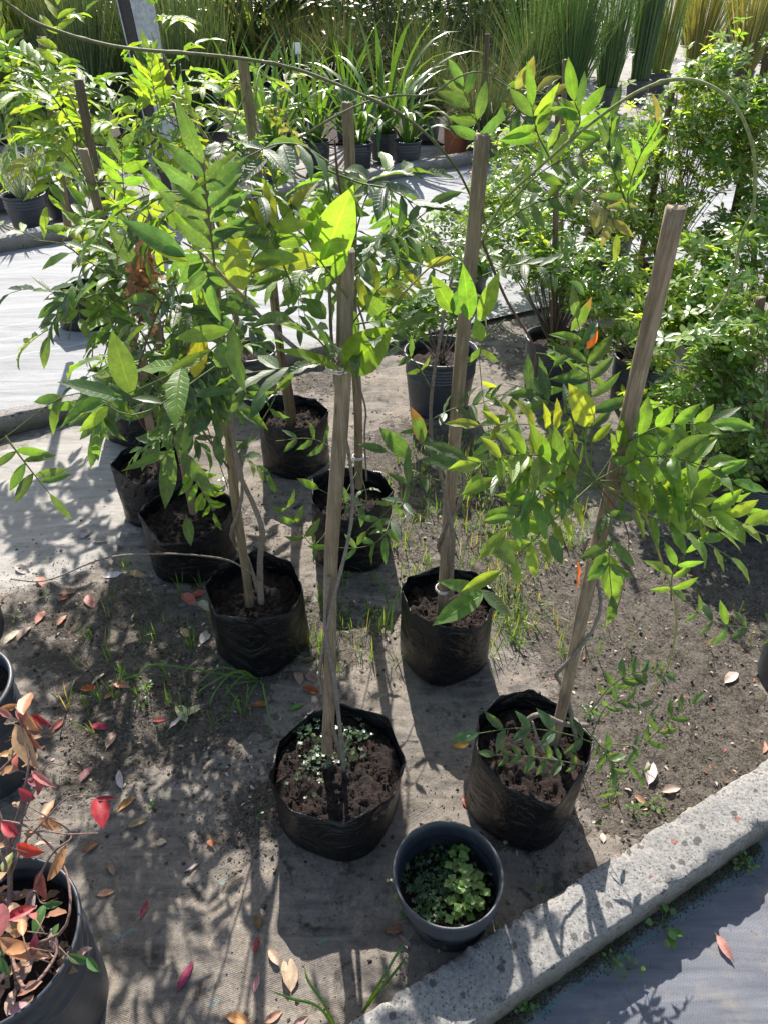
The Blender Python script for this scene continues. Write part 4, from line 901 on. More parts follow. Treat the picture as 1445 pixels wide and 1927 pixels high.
# Q: far left one
q_ = Plant('potted_climber', 'potted climber at the far left behind the white-striped plants, leaves lit from behind', 'potted plant', GRP, tuple(D(120, 420, 3.7))[:2], 21)
q_.bag(.15, .24, .18, 7, None)
q_.stake(D(130, 440, q_.c.y), D(78, 70, q_.c.y), .05, .05, .4, (.8, .75, .65))
for i, (x, y, Y, nf) in enumerate([(30, 140, 3.3, 5), (60, 230, 3.3, 5), (140, 200, 3.3, 5), (20, 200, 3.2, 5), (180, 260, 3.3, 4), (90, 180, 3.4, 5), (120, 120, 3.5, 4)]):
    s0 = q_.a.lerp(q_.b, min(.97, .5 + .07 * i)); q = D(x, y, Y)
    q_.shoot([s0, s0.lerp(q, .5) + V((0, 0, .07)), q], nf, .26, .095, .004, GREENST, pal=P_LIME if i % 2 else P_NEAR, droop=.8, t0=.25)
# small open pot in front
p = Plant('weedy_pot', 'small open black pot with ribbed inner rim and bright green weeds, against the near kerb', 'potted plant', None, (.135, .70), 22)
p.pot(.104, .2, .105, rings=5, taper=.80, tilt=(-.06, -.08), lip=.002)
wd = MB(); pc = V((.129, .692, .108))
weeds(wd, [(pc + V((0, 0, 0)), .045, 260, .0045), (pc + V((-.02, .03, 0)), .04, 120, .0055), (pc + V((-.045, -.01, 0)), .025, 50, .008), (pc + V((.0, -.05, 0)), .03, 60, .006), (pc + V((.02, .05, 0)), .03, 90, .004)], p.r, .012, ((.05, .12, .03), (.10, .17, .08), (.04, .09, .03)))
for k in range(85):
    bx = p.r.gauss(.038, .02); by = p.r.gauss(-.002, .035)
    if math.hypot(bx, by) > .085: continue
    top = pc + V((bx, by, p.r.uniform(.012, .04)))
    wd.tube([pc + V((bx * .95, by, -.004)), top], .0007, 4, (.12, .2, .05, 0), False)
    for q in range(4):
        an = q * 1.57 + k; leaflet(wd, top, V((math.cos(an), math.sin(an), .3)), V((0, 0, 1)), .0105, .0095, (*hsv((.15, .28, .05), p.r), 0), .4, .2, 0, 0)
for bx, by, hh in ((.02, -.03, .075), (.03, -.05, .05)):
    st_ = [pc + V((bx, by, -.004)), pc + V((bx + .008, by - .004, hh * .5)), pc + V((bx + .004, by + .004, hh))]; wd.tube(st_, .0013, 5, (.13, .22, .05, 0))
    for q in range(6):
        an = q * 1.1; leaflet(wd, V(st_[-1]) - V((0, 0, .004 * (q // 3))), V((math.cos(an), math.sin(an), .3)), V((0, 0, 1)), .013, .011, (*hsv((.14, .27, .05), p.r), 0), .4, .2, 0, 0)
tag(wd.build('weeds', M['blade'], p.root, True, p.root), kind='stuff')
# ---------------------------------------------------------------- leafy shrubs on the right
def rosette(lv, st, p, n, L, r_, pal, frm):
    n = V(n).normalized(); s = n.orthogonal().normalized(); u = n.cross(s); o = r_.uniform(0, 6.28); k = 5 if r_.random() < .7 else r_.choice((3, 4))
    bc = pick(pal, r_)
    for i in range(k):
        an = o + i / k * 6.28 + r_.uniform(-.2, .2); d = s * math.cos(an) + u * math.sin(an) + n * r_.uniform(.0, .35)
        leaflet(lv, p + d * .004, d, n, L * r_.uniform(.75, 1.15), L * r_.uniform(.42, .56), (*hsv(bc, r_, .15), 0 if r_.random() < .97 else .8), r_.uniform(0, .5), r_.uniform(.1, .35), 0, -1)
    st.tube([frm, frm.lerp(p, .5) + V((0, 0, -.006)), p], .0008, 3, (.12, .10, .04, 1), False)
def shrub(label, c, blobs_, seed, pot=None, bag=None, stake=None, L=.036, pal=((4, SHR1), (3, SHR2), (1.2, SHR3)), twig=(.13, .10, .08, 1), extra=None, name='potted_shrub', group='leafy shrubs in black pots', berries=0):
    s = Plant(name, label, 'potted shrub', group, (c[0], c[1]), seed); r_ = s.r
    if pot: s.pot(*pot[:3], rings=pot[3] if len(pot) > 3 else 6, full=False)
    if bag: s.bag(*bag)
    if stake: s.stake(*stake)
    st = MB(); lv = MB(); base = V((c[0], c[1], s.soil))
    bd = MB()
    for (bc, br, n) in blobs_:
        bc = V(bc); hubs = []
        for k in range(max(4, n // 14)):
            v = V((r_.gauss(0, 1), r_.gauss(0, 1), r_.gauss(0, 1))).normalized() * r_.uniform(.3, .95); h = bc + V((v.x * br[0], v.y * br[1], v.z * br[2])); h.z = max(h.z, .05)
            mid = base.lerp(h, .5) + V((r_.gauss(0, .04), r_.gauss(0, .04), r_.uniform(0, .1)))
            path = bez([base + V((r_.gauss(0, .01), r_.gauss(0, .01), -.01)), mid, h], 8); st.tube(path, [lerp(.0035, .0012, i / 8) for i in range(9)], 4, twig, False)
            hubs.append((path, h))
        for k in range(n):
            path, h = r_.choice(hubs); v = V((r_.gauss(0, 1), r_.gauss(0, 1), r_.gauss(0, 1))).normalized() * r_.random() ** .5 * .42
            fr = path[-1].lerp(path[-3], r_.random()); q = h + V((v.x * br[0] * .8, v.y * br[1] * .8, v.z * br[2] * .8)); q.z = max(q.z, .03)
            rosette(lv, st, q, (r_.gauss(0, .5), r_.gauss(-.15, .5), 1), L * r_.uniform(.7, 1.15), r_, pal, fr)
        for k in range(int(berries * n)):
            path, h = r_.choice(hubs); q = h + V((r_.gauss(0, .3) * br[0], r_.gauss(0, .3) * br[1], r_.gauss(0, .3) * br[2])); crumb(bd, q, .005, r_, (.14, .01, .03))
    o = st.build('branches', M['bark'], s.root, True, s.root); lv.build('leaves', M['shrub_leaf'], o, True, s.root)
    if bd.v: tag(bd.build('berries', M['plastic'], o, True, s.root), kind='stuff')
    return s
def gy(px, py): return G(px, py)
cJ = (.244, 2.87)
shrub('open leafy shrub in the ringed black pot between the two middle stakes, dark glossy leaves', cJ, [(D(830, 590, 2.75), (.2, .15, .16), 70), (D(760, 560, 2.8), (.13, .15, .14), 45), (D(890, 480, 2.9), (.12, .1, .15), 50)], 31, pot=(.155, .27, .22, 5), L=.046, pal=((4, SHR1), (2, SHR2)))
cK = tuple(G(1028, 735)[:2])
shrub('leafy shrub on the thin grey stake in the tall black pot right of the middle', cK, [(D(1040, 500, 3.0), (.28, .25, .24), 330), (D(960, 420, 3.2), (.25, .2, .18), 170), (D(1120, 380, 3.3), (.25, .2, .2), 160), (D(1110, 520, 2.9), (.2, .2, .16), 150)], 32,
      pot=(.125, .27, .23, 6), stake=(D(1040, 640, cK[1]), D(1049, 186, cK[1]), .03, .028, .8, (.7, .66, .6)))
cL = tuple(G(1392, 985)[:2])
shrub('low spreading shrub at the right edge in the ringed pot nearest the lime-leaved climber', cL, [(D(1330, 740, 2.25), (.33, .28, .22), 420), (D(1420, 620, 2.35), (.3, .25, .2), 260), (D(1420, 840, 2.05), (.2, .2, .15), 170), (D(1240, 820, 2.2), (.16, .2, .12), 90)], 33,
      pot=(.13, .24, .2, 7), stake=(D(1405, 800, 2.3), D(1432, 560, 2.3), .035, .034, .8, (.55, .52, .48)), L=.04)
c3 = tuple(G(1190, 760)[:2])
shrub('light green shrub just behind the leaning stake with pale new growth on top', c3, [(D(1200, 590, 2.75), (.3, .25, .16), 330), (D(1120, 640, 2.7), (.15, .2, .14), 90), (D(1300, 560, 2.75), (.22, .2, .15), 190)], 34, pot=(.125, .24, .2, 6), L=.04, pal=((2, SHR1), (3, SHR2), (3, SHR3)))
c4 = tuple(G(1225, 590)[:2])
shrub('tall shrub with tangled yellow-green leaves inside the curve of the long arching shoot', c4, [(D(1290, 300, 3.55), (.42, .3, .36), 560), (D(1220, 420, 3.5), (.3, .3, .2), 260), (D(1340, 170, 3.7), (.3, .25, .25), 250)], 35, pot=(.15, .27, .22, 6),
      stake=(D(1200, 520, 3.6), D(1262, 175, 3.6), .035, .033, .8, (.5, .46, .42)), pal=((3, SHR1), (3, SHR2), (3, SHR3)), berries=.12, L=.038)
c5 = tuple(G(1500, 560)[:2])
shrub('tallest shrub in the upper right corner, on a dark stake, few red berries', c5, [(D(1440, 300, 3.4), (.3, .3, .36), 420), (D(1430, 150, 3.5), (.25, .2, .22), 200), (D(1400, 420, 3.3), (.2, .2, .2), 150)], 36, pot=(.15, .27, .22, 6),
      stake=(D(1345, 560, 3.5), D(1450, 80, 3.5), .04, .036, .8, (.42, .38, .34)), L=.04, berries=.1)
c6 = tuple(G(1130, 520)[:2])
shrub('sparse shrub with an orange tinge in front of the far kerb', c6, [(D(1120, 330, 4.5), (.45, .3, .32), 460), (D(990, 330, 4.6), (.4, .3, .28), 330), (D(1180, 440, 4.3), (.3, .2, .25), 200)], 37, pot=(.15, .26, .22, 6), L=.042, pal=((3, SHR1), (4, SHR2), (2, SHR3), (.25, (.35, .15, .03))))
c7 = tuple(G(880, 545)[:2])
shrub('small airy shrub on the pale mat behind the stake with an eight-cornered bag', c7, [(D(880, 430, 4.0), (.3, .2, .22), 260), (D(960, 420, 4.0), (.3, .2, .24), 260), (D(780, 500, 3.9), (.2, .15, .14), 90)], 38, pot=(.12, .22, .18, 6), L=.036, pal=((2, SHR1), (4, SHR2), (3, SHR3)))
c8 = tuple(G(1370, 700)[:2])
shrub('dark shrub at the right edge with bare grey twigs under it', c8, [(D(1400, 500, 2.85), (.28, .25, .16), 260), (D(1340, 560, 2.8), (.2, .2, .14), 120)], 39, pot=(.14, .25, .2, 6), stake=(D(1405, 640, 3.0), D(1422, 408, 3.0), .03, .03, .8, (.5, .46, .42)), L=.042)
# ---------------------------------------------------------------- strap leaves, tufts, reeds
def blade(mb, p, d, L, W, bend, col, col2=None, seg=6, side=None, face=0.0, fold=.3):
    d = V(d).normalized(); q = V(p); base = len(mb.v); s = d.cross(V((0, 0, 1)))
    s = side or (s.normalized() if s.length > .05 else V((math.cos(face), math.sin(face), 0)))
    s = (s * math.cos(face) + d.cross(s) * math.sin(face)) if side is None else s
    for j in range(seg + 1):
        t = j / seg; w_ = W * .5 * min(1, (1 - t) * 3.0 + .03) * (.75 + .25 * min(1, t * 4)); n = s.cross(d)
        mb.vert(q - s * w_ + n * (w_ * fold), col2 or col); mb.vert(q, col); mb.vert(q + s * w_ + n * (w_ * fold), col2 or col)
        q = q + d * (L / seg); d = (d + V((0, 0, -bend / seg * (.4 + 1.4 * t)))).normalized()
    for j in range(seg):
        for i in (0, 1):
            a_ = base + j * 3 + i; mb.face((a_, a_ + 1, a_ + 4, a_ + 3), ((i / 2, j / seg), (i / 2 + .5, j / seg), (i / 2 + .5, (j + 1) / seg), (i / 2, (j + 1) / seg)))
def thin(mb, p, d, L, W, bend, col, seg=4):
    d = V(d).normalized(); q = V(p); base = len(mb.v); s = d.cross(V((0, 1, .2))); s = s.normalized() if s.length > .01 else V((1, 0, 0))
    for j in range(seg + 1):
        t = j / seg; w_ = W * .5 * (1 - t * .8); mb.vert(q - s * w_, col); mb.vert(q + s * w_, col)
        q = q + d * (L / seg); d = (d + V((0, 0, -bend / seg * (.3 + 1.6 * t)))).normalized()
    for j in range(seg): a_ = base + j * 2; mb.face((a_, a_ + 1, a_ + 3, a_ + 2), ((0, 0), (1, 0), (1, 1), (0, 1)))
def strap(label, px, py, seed, n, L, W, bend, cols, pot=(.13, .25, .21), edge=None, lean=.5, mat='hard_pot', name='strap_leaved_plant', group='strap-leaved plants in black pots', ang=None, yb=None):
    c = G(px, py); s = Plant(name, label, 'potted plant', group, (c.x, c.y), seed); r_ = s.r
    s.pot(*pot, mat=mat, rings=3, full=False); lv = MB()
    for k in range(n):
        an = r_.uniform(0, 6.28); q = r_.random() ** .7 * lean; p_ = V((c.x + math.cos(an) * .03, c.y + math.sin(an) * .03, s.soil - .01))
        cc = (*hsv(r_.choice(cols), r_), 0); ee = (*hsv(edge, r_, .08), 0) if edge else None
        blade(lv, p_, (math.cos(an) * q, math.sin(an) * q, 1), L * r_.uniform(.6, 1.1), W * r_.uniform(.8, 1.15), bend * r_.uniform(.4, 1.5) * (.4 + q), cc, ee, 8, face=r_.uniform(-.3, .3))
    lv.build('leaves', M['stripe' if edge else 'blade'], s.root, True, s.root); return s
AG = [(.06, .14, .025), (.09, .19, .03), (.05, .11, .025)]
for k, (x, y, n, L, W, lb) in enumerate([(598, 318, 26, .75, .045, 'strap-leaved plant in a small black pot left of the pale middle stake, upright fresh leaves'), (722, 300, 30, 1.0, .055, 'largest strap-leaved plant with broad arching leaves, right of the middle stake top'),
        (675, 322, 22, .7, .045, 'strap-leaved plant close behind the top of the middle stake'), (520, 335, 26, .75, .045, 'strap-leaved plant with narrow dark leaves, left end of its row'), (765, 318, 18, .6, .04, 'low strap-leaved plant under the long curving dark shoot'),
        (655, 262, 26, .85, .045, 'strap-leaved plant of the second row behind the largest one'), (470, 300, 24, .8, .045, 'strap-leaved plant right of the stake wrapped in young leaves'), (560, 262, 22, .8, .04, 'strap-leaved plant of the second row below the white plant tag')]):
    strap(lb, x, y, 50 + k, n, L * 1.15, W, 1.9, AG, lean=.95)
VG = [(.06, .12, .03)]
for k, (x, y, lb) in enumerate([(62, 428, 'white-striped tufted plant in front of the leftmost kerb pots'), (125, 405, 'white-striped tufted plant right of its twin, half behind climber leaves'), (5, 390, 'white-striped tufted plant cut by the left edge of the photo')]):
    strap(lb, x, y, 60 + k, 60, .48, .016, 1.3, [(.10, .19, .04)], (.15, .24, .19), edge=(.58, .60, .46), lean=.75, name='striped_tuft', group='white-striped tufts in black pots')
def tuft(label, px, py, seed, n, L, W, spread_, bend, cols, R0=.06, pot=(.16, .26, .22), mat='hard_pot', name='ornamental_grass', group='potted ornamental grasses', Y=None, seg=4, heads=0):
    c = G(px, py) if Y is None else V((D(px, py, Y).x, Y, 0)); s = Plant(name, label, 'potted grass', group, (c.x, c.y), seed); r_ = s.r
    s.pot(*pot, mat=mat, rings=3, full=False); lv = MB()
    for k in range(n):
        an = r_.uniform(0, 6.28); q = abs(r_.gauss(0, spread_)); r1 = R0 * math.sqrt(r_.random())
        thin(lv, (c.x + math.cos(an) * r1, c.y + math.sin(an) * r1, s.soil - .01), (math.cos(an) * q, math.sin(an) * q, 1), L * r_.uniform(.45, 1.1), W * r_.uniform(.7, 1.3), bend * r_.uniform(.3, 1.9) * (q + .3), (*hsv(r_.choice(cols), r_, .3), 0), seg)
    lv.build('leaves', M['far_blade'], s.root, True, s.root); return s
FE = [(.05, .085, .04), (.06, .10, .035), (.04, .07, .035), (.09, .11, .05), (.15, .13, .08)]
for k, (x, y, n, L, lb) in enumerate([(640, 190, 900, .95, 'wide fine-bladed grass mound behind the white plant tag'), (800, 262, 900, .95, 'fine-bladed grass mound in a big black pot left of the terracotta pot'), (905, 300, 700, .85, 'fine-bladed grass mound around the thin dark stake'), (745, 175, 900, 1.1, 'grass mound with dry tan tips, second row middle'),
        (890, 165, 800, 1.1, 'grass mound of the second row right of the dry-tipped one'), (560, 170, 500, .9, 'grass mound at the left end beside the dark sword-leaved plant')]):
    tuft(lb, x, y, 70 + k, n, L, .006, .7, 1.7, FE, R0=.14)
RU = [(.04, .10, .025), (.06, .13, .03), (.03, .075, .02), (.10, .15, .05)]
for k, (x, y, n, L, sp_, lb, cols, wd_) in enumerate([(1065, 225, 620, 1.7, .22, 'tall rush clump with fountain of thin stems left of the gap', RU, .008), (1000, 215, 500, 1.5, .4, 'arching rush clump whose tips shine against the bright ground', RU + [(.2, .25, .15)], .006), (1135, 205, 300, 1.6, .10, 'upright dark rush clump in a square black pot', RU, .010),
        (1195, 190, 160, 1.8, .05, 'stiff jointed green stems standing in a narrow clump', [(.05, .11, .035), (.045, .09, .03)], .018), (1235, 175, 150, 1.7, .08, 'stiff jointed yellow-green stems beside the narrow green clump', [(.12, .2, .04), (.22, .24, .05)], .016), (1300, 150, 330, 1.7, .22, 'yellowing reed clump in the upper right', [(.24, .26, .05), (.15, .2, .05), (.3, .24, .1)], .016),
        (1390, 170, 330, 1.7, .24, 'tan and yellow reed clump in the upper right corner', [(.28, .26, .06), (.3, .22, .1), (.14, .2, .05)], .016), (1195, 95, 300, 1.9, .15, 'thin green rush far behind the jointed green stems', RU, .009), (1290, 85, 300, 1.9, .2, 'dark green rush far behind the yellowing reeds', RU, .010), (1370, 80, 300, 1.9, .2, 'mid green rush far back in the upper right corner', RU + [(.2, .2, .06)], .010), (1440, 120, 300, 1.9, .2, 'tan-tipped rush at the top of the right edge', RU + [(.25, .22, .1)], .012), (1000, 110, 500, 1.9, .3, 'grey-green rush far behind the arching clump', RU, .009), (950, 150, 500, 1.7, .35, 'dark rush behind the thin dark stake', RU, .008)]):
    tuft(lb, x, y, 80 + k, n, L, wd_, sp_, .5, cols, R0=.12, name='rush_clump', group='tall rushes and reeds in pots', seg=5)
RE = [(.05, .09, .035), (.07, .115, .04), (.04, .07, .03), (.12, .15, .08)]
for k, (x, y, n, L, lb) in enumerate([(180, 265, 700, 1.5, 'dense wiry rush left of the steel post'), (250, 250, 600, 1.5, 'dense wiry rush crossed by the steel post'), (340, 262, 600, 1.45, 'dense wiry rush right of the steel post'), (120, 250, 500, 1.5, 'wiry rush between the yellow reeds and the steel post'), (400, 240, 500, 1.4, 'wiry rush beside the sword-leaved plants')]):
    tuft(lb, x, y, 95 + k, n, L, .008, .22, .35, RE, R0=.18, name='wiry_rush', group='wiry rushes by the steel post', seg=4)
for k, (x, y, lb) in enumerate([(20, 262, 'yellow-green reed clump in the upper left corner'), (85, 250, 'yellow-green reed clump next to the wiry rushes'), (-50, 280, 'yellow-green reed clump cut by the left edge')]):
    tuft(lb, x, y, 105 + k, 260, 1.6, .028, .2, .35, [(.22, .28, .03), (.14, .22, .03), (.3, .3, .05), (.07, .14, .03)], R0=.16, name='reed_clump', group='yellow-green reeds upper left')
for k, (x, y, n, cols, lb) in enumerate([(560, 150, 60, [(.03, .05, .02), (.05, .07, .025), (.09, .09, .03)], 'dark sword-leaved plant in the top middle'), (640, 130, 60, [(.03, .045, .02), (.06, .06, .025)], 'bronze sword-leaved plant behind the widest grass mound'), (490, 155, 44, [(.25, .26, .12), (.12, .16, .05)], 'cream-edged sword-leaved plant in a dark pot at the top'),
        (410, 130, 60, [(.22, .2, .05), (.1, .12, .03), (.05, .08, .02)], 'golden sword-leaved plant left of the cream-edged one'), (720, 115, 60, [(.03, .05, .02), (.06, .075, .03)], 'broad dark sword-leaved plant at the top right of the middle'), (800, 120, 60, [(.04, .06, .02), (.10, .10, .04)], 'tall sword-leaved plant with brownish blades behind the grass mounds'), (880, 110, 60, [(.04, .06, .02), (.12, .12, .05)], 'furthest right of the dark sword-leaved plants')]):
    c = G(x, y); s = Plant('sword_leaved_plant', lb, 'potted plant', 'sword-leaved plants along the top', (c.x, c.y), 110 + k); s.pot(.22, .3, .26, rings=4, full=False); lv = MB()
    for j in range(n):
        an = s.r.uniform(0, 6.28); q = s.r.random() ** .8 * .9
        blade(lv, (c.x + math.cos(an) * .08, c.y + math.sin(an) * .05, .22), (math.cos(an) * q, math.sin(an) * q, 1), s.r.uniform(.9, 1.9), s.r.uniform(.045, .08), s.r.uniform(.1, 1.2) * (.3 + q), (*hsv(s.r.choice(cols), s.r, .3), 0), None, 7, fold=.7)
    lv.build('leaves', M['blade'], s.root, True, s.root)
# a far row of dark bushes that closes the view
for k in range(9):
    X = -7.8 + k * 1.3; Yv = 13.4 + (k % 3) * .5; s = Plant('far_bush', ('dark bushy plant in the far row ' + ['above the yellow reeds', 'behind the wiry rushes on the left', 'behind the steel post', 'behind the golden sword leaves', 'above the cream-edged sword leaves', 'above the widest grass mound', 'above the dry-tipped grass', 'left of the bright gap', 'at the right of the row'][k]), 'bush', 'bushes of the far row', (X, Yv), 130 + k)
    st = MB(); lv = MB()
    for j in range(2200):
        v = V((s.r.gauss(0, .5), s.r.gauss(0, .35), abs(s.r.gauss(.8, .6)))); q = V((X, Yv, 0)) + v; d = V((s.r.gauss(0, 1), s.r.gauss(0, 1), s.r.gauss(.3, .6)))
        leaflet(lv, q, d, (0, -.3, 1), s.r.uniform(.14, .26), .07, (*hsv(s.r.choice([SHR1, GREEN, (.03, .06, .02)]), s.r, .3), 0), .4, .2, 0, -1)
    for j in range(14): st.tube([V((X, Yv, 0)), V((X + s.r.gauss(0, .2), Yv, .7)), V((X + s.r.gauss(0, .4), Yv + s.r.gauss(0, .3), 1.6))], [.02, .012, .005], 5, BARK)
    o = st.build('branches', M['bark'], s.root, True, s.root); lv.build('leaves', M['shrub_leaf'], o, True, s.root)
# ---------------------------------------------------------------- single things behind
# galvanised channel post, leaning
pa, pb = D(338, 395, 5.9), D(222, -130, 5.9)
ax = (pb - pa).normalized(); sx = V((1, 0, 0)); sx = (sx - ax * sx.dot(ax)).normalized(); sy = ax.cross(sx)
RM = Matrix((sx, sy, ax)).transposed(); Lp = (pb - pa).length + .4; mid = pa.lerp(pb, .5) - ax * .2
pt = thing('steel_post', (pa.x, pa.y, 0), 'leaning galvanised steel channel post with a dark side, upper left', 'post')
m = MB(); m.box(mid + sx * .05, .14, .006, Lp, RM); m.box(mid + sx * .118 + sy * .03, .005, .06, Lp - .002, RM); m.box(mid - sx * .018 + sy * .033, .004, .06, Lp - .002, RM)
m.build('channel', M['metal'], pt, False, pt)
m = MB(); m.box(mid - sx * .062 + sy * .012, .075, .02, Lp, RM); m.build('dark_side', M['dark_strip'], pt, False, pt)
m = MB(); m.box(mid - sx * .104 + sy * .004, .008, .03, Lp, RM); m.build('edge_strip', M['metal'], pt, False, pt)
# terracotta pot with a dark grass
tuft('dry grass in the only terracotta pot, right of the strap-leaved row', 858, 292, 140, 120, .4, .006, .5, 1.5, FE, R0=.05, pot=(.14, .26, .22), mat='terracotta', group=None, name='grass_in_terracotta_pot')
def plain_stake(a_, b_, w0, label, tint, seed):
    r_ = random.Random(seed); m = stake_mesh(a_, b_, w0, w0, r_, .85, tint); solo(m, 'wooden_stake', M['wood'], label, 'stake', None, True, at=a_)
plain_stake(G(900, 305), D(916, 64, G(900, 305).y), .05, 'thin dark square stake right of the curving shoot, in front of the grass mounds', (.35, .32, .30), 1)
plain_stake(G(1055, 470), D(1062, 113, G(1055, 470).y), .035, 'slim weathered stake rising behind the thin grey one, right of the middle', (.6, .55, .5), 2)
# plant tag
tg = MB(); q = D(563, 125, 8.8); tg.box(q + V((0, 0, -.1)), .008, .003, .45, None, (.75, .75, .75, 1)); tg.box(q + V((0, 0, .16)), .055, .003, .10, None, (.8, .8, .8, 1)); solo(tg, 'plant_tag', M['plastic'], 'small white plant tag on a stick in front of the dark sword-leaved plants', 'plant tag', None, False)
# ---------------------------------------------------------------- pots cut by the left edge
c = G(-45, 1500); N1 = Plant('nursery_pot', 'black nursery pot at the left edge above the red-leaved shrub', 'pot', None, (G(-105, 1300, .3).x, G(-105, 1300, .3).y), 150); N1.pot(.135, .30, .25, rings=5)
lv = MB(); st = MB()
for k in range(9):
    an = N1.r.uniform(0, 6.28); e = V((N1.c.x + math.cos(an) * .12 - .05, N1.c.y + math.sin(an) * .12, .55)); st.tube([V((N1.c.x, N1.c.y, .25)), e], .002, 4, BARK); rosette(lv, st, e, (0, 0, 1), .05, N1.r, ((1, SHR1),), e - V((0, 0, .02)))
o = st.build('branches', M['bark'], N1.root, True, N1.root); lv.build('leaves', M['shrub_leaf'], o, True, N1.root)
N2 = Plant('nursery_pot', 'grey-sided pot just showing at the left edge beside the pale leaves on the soil', 'pot', None, (G(-112, 1100, .2).x, G(-112, 1100, .2).y), 151); N2.pot(.13, .24, .2, rings=4)
N3 = Plant('nursery_pot', 'black pot just showing at the right edge opposite the leaning stake', 'pot', None, (G(1560, 1190, .2).x, G(1560, 1190, .2).y), 152); N3.pot(.14, .24, .2, rings=5)
# big pot with the red-leaved shrub
OC = G(-12, 1765, .30)
O = Plant('red_leaved_shrub', 'shrub with crimson and variegated leaves in the big pot at the lower left corner', 'potted shrub', None, (OC.x, OC.y), 153)
O.pot(.136, .30, .235, rings=2, taper=.88, lip=.003)
st = MB(); lv = MB(); dl = MB(); r_ = O.r; oc = V((OC.x, OC.y, .24))
for k in range(46):
    a0 = r_.uniform(0, 6.28); q = r_.random() ** .5 * .12; leaflet(dl, oc + V((math.cos(a0) * q, math.sin(a0) * q, .012 + r_.random() * .012)), (r_.gauss(0, 1), r_.gauss(0, 1), .1), (r_.gauss(0, .3), r_.gauss(0, .3), 1), r_.uniform(.03, .05), .016, (*hsv(r_.choice([(.38, .26, .2), (.28, .16, .1), (.45, .30, .26)]), r_), .1), .6, .4, .3, 1, k)
dl.build('leaf_litter', M['dry_leaf'], O.root, True, O.root)
BR = (.19, .11, .09, 1)
def tw(pts, r0=.0025): c_ = bez(pts, 18); st.tube(c_, [lerp(r0, r0 * .5, i / 18) for i in range(19)], 6, BR, True, .2)
b0 = oc + V((.0, .01, -.01))
tw([b0, G(20, 1650, .30), G(15, 1590, .36), G(-10, 1500, .42)], .006); tw([G(20, 1650, .3), G(60, 1570, .38), G(130, 1570, .42), G(185, 1568, .44)], .002); tw([G(18, 1600, .34), G(60, 1500, .42), G(90, 1440, .46), G(118, 1440, .47)], .002)
tw([G(15, 1600, .34), G(55, 1440, .44), G(40, 1360, .47), G(30, 1330, .48)]); tw([b0, G(90, 1620, .36), G(135, 1570, .38), G(60, 1520, .4)], .0025); tw([G(60, 1570, .38), G(130, 1500, .42), G(185, 1500, .44)], .0015)
tw([b0, G(120, 1750, .33), G(125, 1640, .36), G(60, 1560, .38), G(-20, 1540, .38)], .003); tw([b0, G(60, 1680, .33), G(80, 1700, .33), G(110, 1690, .34)], .0015); tw([b0, G(50, 1860, .33), G(105, 1800, .33), G(100, 1765, .34)], .0035); tw([G(110, 1780, .33), G(130, 1800, .33), G(150, 1815, .32)], .001)
tw([G(-10, 1460, .42), G(30, 1420, .44), G(60, 1380, .46)], .002); tw([G(-40, 1700, .34), G(10, 1640, .38), G(0, 1600, .4)], .004)
CR = (.34, .018, .035); PK = (.50, .16, .13); OR = (.42, .20, .09); GV = (.05, .13, .03); MR = (.25, .03, .05); TN = (.36, .23, .15)
for (bx, by, tx, ty, z, asp, col, nn) in [(185, 1500, 196, 1548, .44, .55, CR, (.5, -.8, .3)), (180, 1505, 216, 1499, .44, .25, CR, (0, -.3, 1)), (68, 1502, 22, 1490, .42, .45, CR, (0, -.8, .6)), (36, 1572, 2, 1548, .42, .5, CR, (0, -.6, .8)), (32, 1590, 74, 1608, .38, .45, (.48, .05, .03), (0, -.7, .6)),
        (90, 1658, 130, 1590, .37, .32, OR, (.5, -.8, .4)), (10, 1648, 18, 1600, .37, .45, (.16, .15, .03), (0, -.8, .5)), (5, 1700, -5, 1765, .42, .6, (.45, .13, .12), (.2, -.9, .3)), (0, 1765, 68, 1812, .38, .34, (.42, .20, .12), (0, -.7, .7)), (85, 1702, 60, 1755, .34, .4, GV, (0, -.6, .8)), (82, 1705, 115, 1700, .34, .42, GV, (0, -.6, .8)),
        (100, 1760, 110, 1738, .345, .6, GV, (0, -.5, .9)), (128, 1797, 168, 1812, .32, .36, GV, (0, -.5, .9)), (165, 1802, 186, 1828, .32, .42, GV, (0, -.5, .9)), (30, 1338, 72, 1372, .47, .3, PK, (0, -.7, .6)), (45, 1345, 55, 1300, .49, .5, OR, (.1, -.9, .4)), (50, 1345, 68, 1375, .48, .5, OR, (.1, -.9, .4)), (25, 1350, -10, 1330, .48, .3, PK, (0, -.6, .7)),
        (60, 1345, 95, 1365, .48, .25, CR, (0, -.6, .7)), (30, 1365, 55, 1440, .46, .36, TN, (.3, -.8, .4)), (40, 1370, 70, 1410, .46, .3, PK, (.3, -.8, .4)), (60, 1450, 95, 1480, .45, .22, PK, (0, -.6, .8)), (20, 1770, 0, 1800, .36, .6, (.06, .13, .03), (0, -.5, .8)), (0, 1800, 14, 1840, .35, .4, GV, (0, -.5, .9)), (10, 1830, -10, 1855, .36, .4, TN, (0, -.5, .9)),
        (-5, 1460, -30, 1440, .44, .4, CR, (0, -.5, .9)), (20, 1700, 45, 1740, .35, .4, (.5, .35, .28), (0, -.5, .9)), (75, 1640, 80, 1690, .33, .45, (.36, .1, .09), (0, -.7, .7))]:
    p0 = G(bx, by, z); p1 = G(tx, ty, z + r_.uniform(-.01, .012)); d_ = p1 - p0
    leaflet(lv, p0, d_, nn, d_.length * 1.05, d_.length * asp, (*hsv(col, r_, .08), r_.choice((0, .3, .5))), r_.uniform(.1, .6), r_.uniform(.3, .6), .1, 2, r_.uniform(0, 6), r_.uniform(-.3, .3))
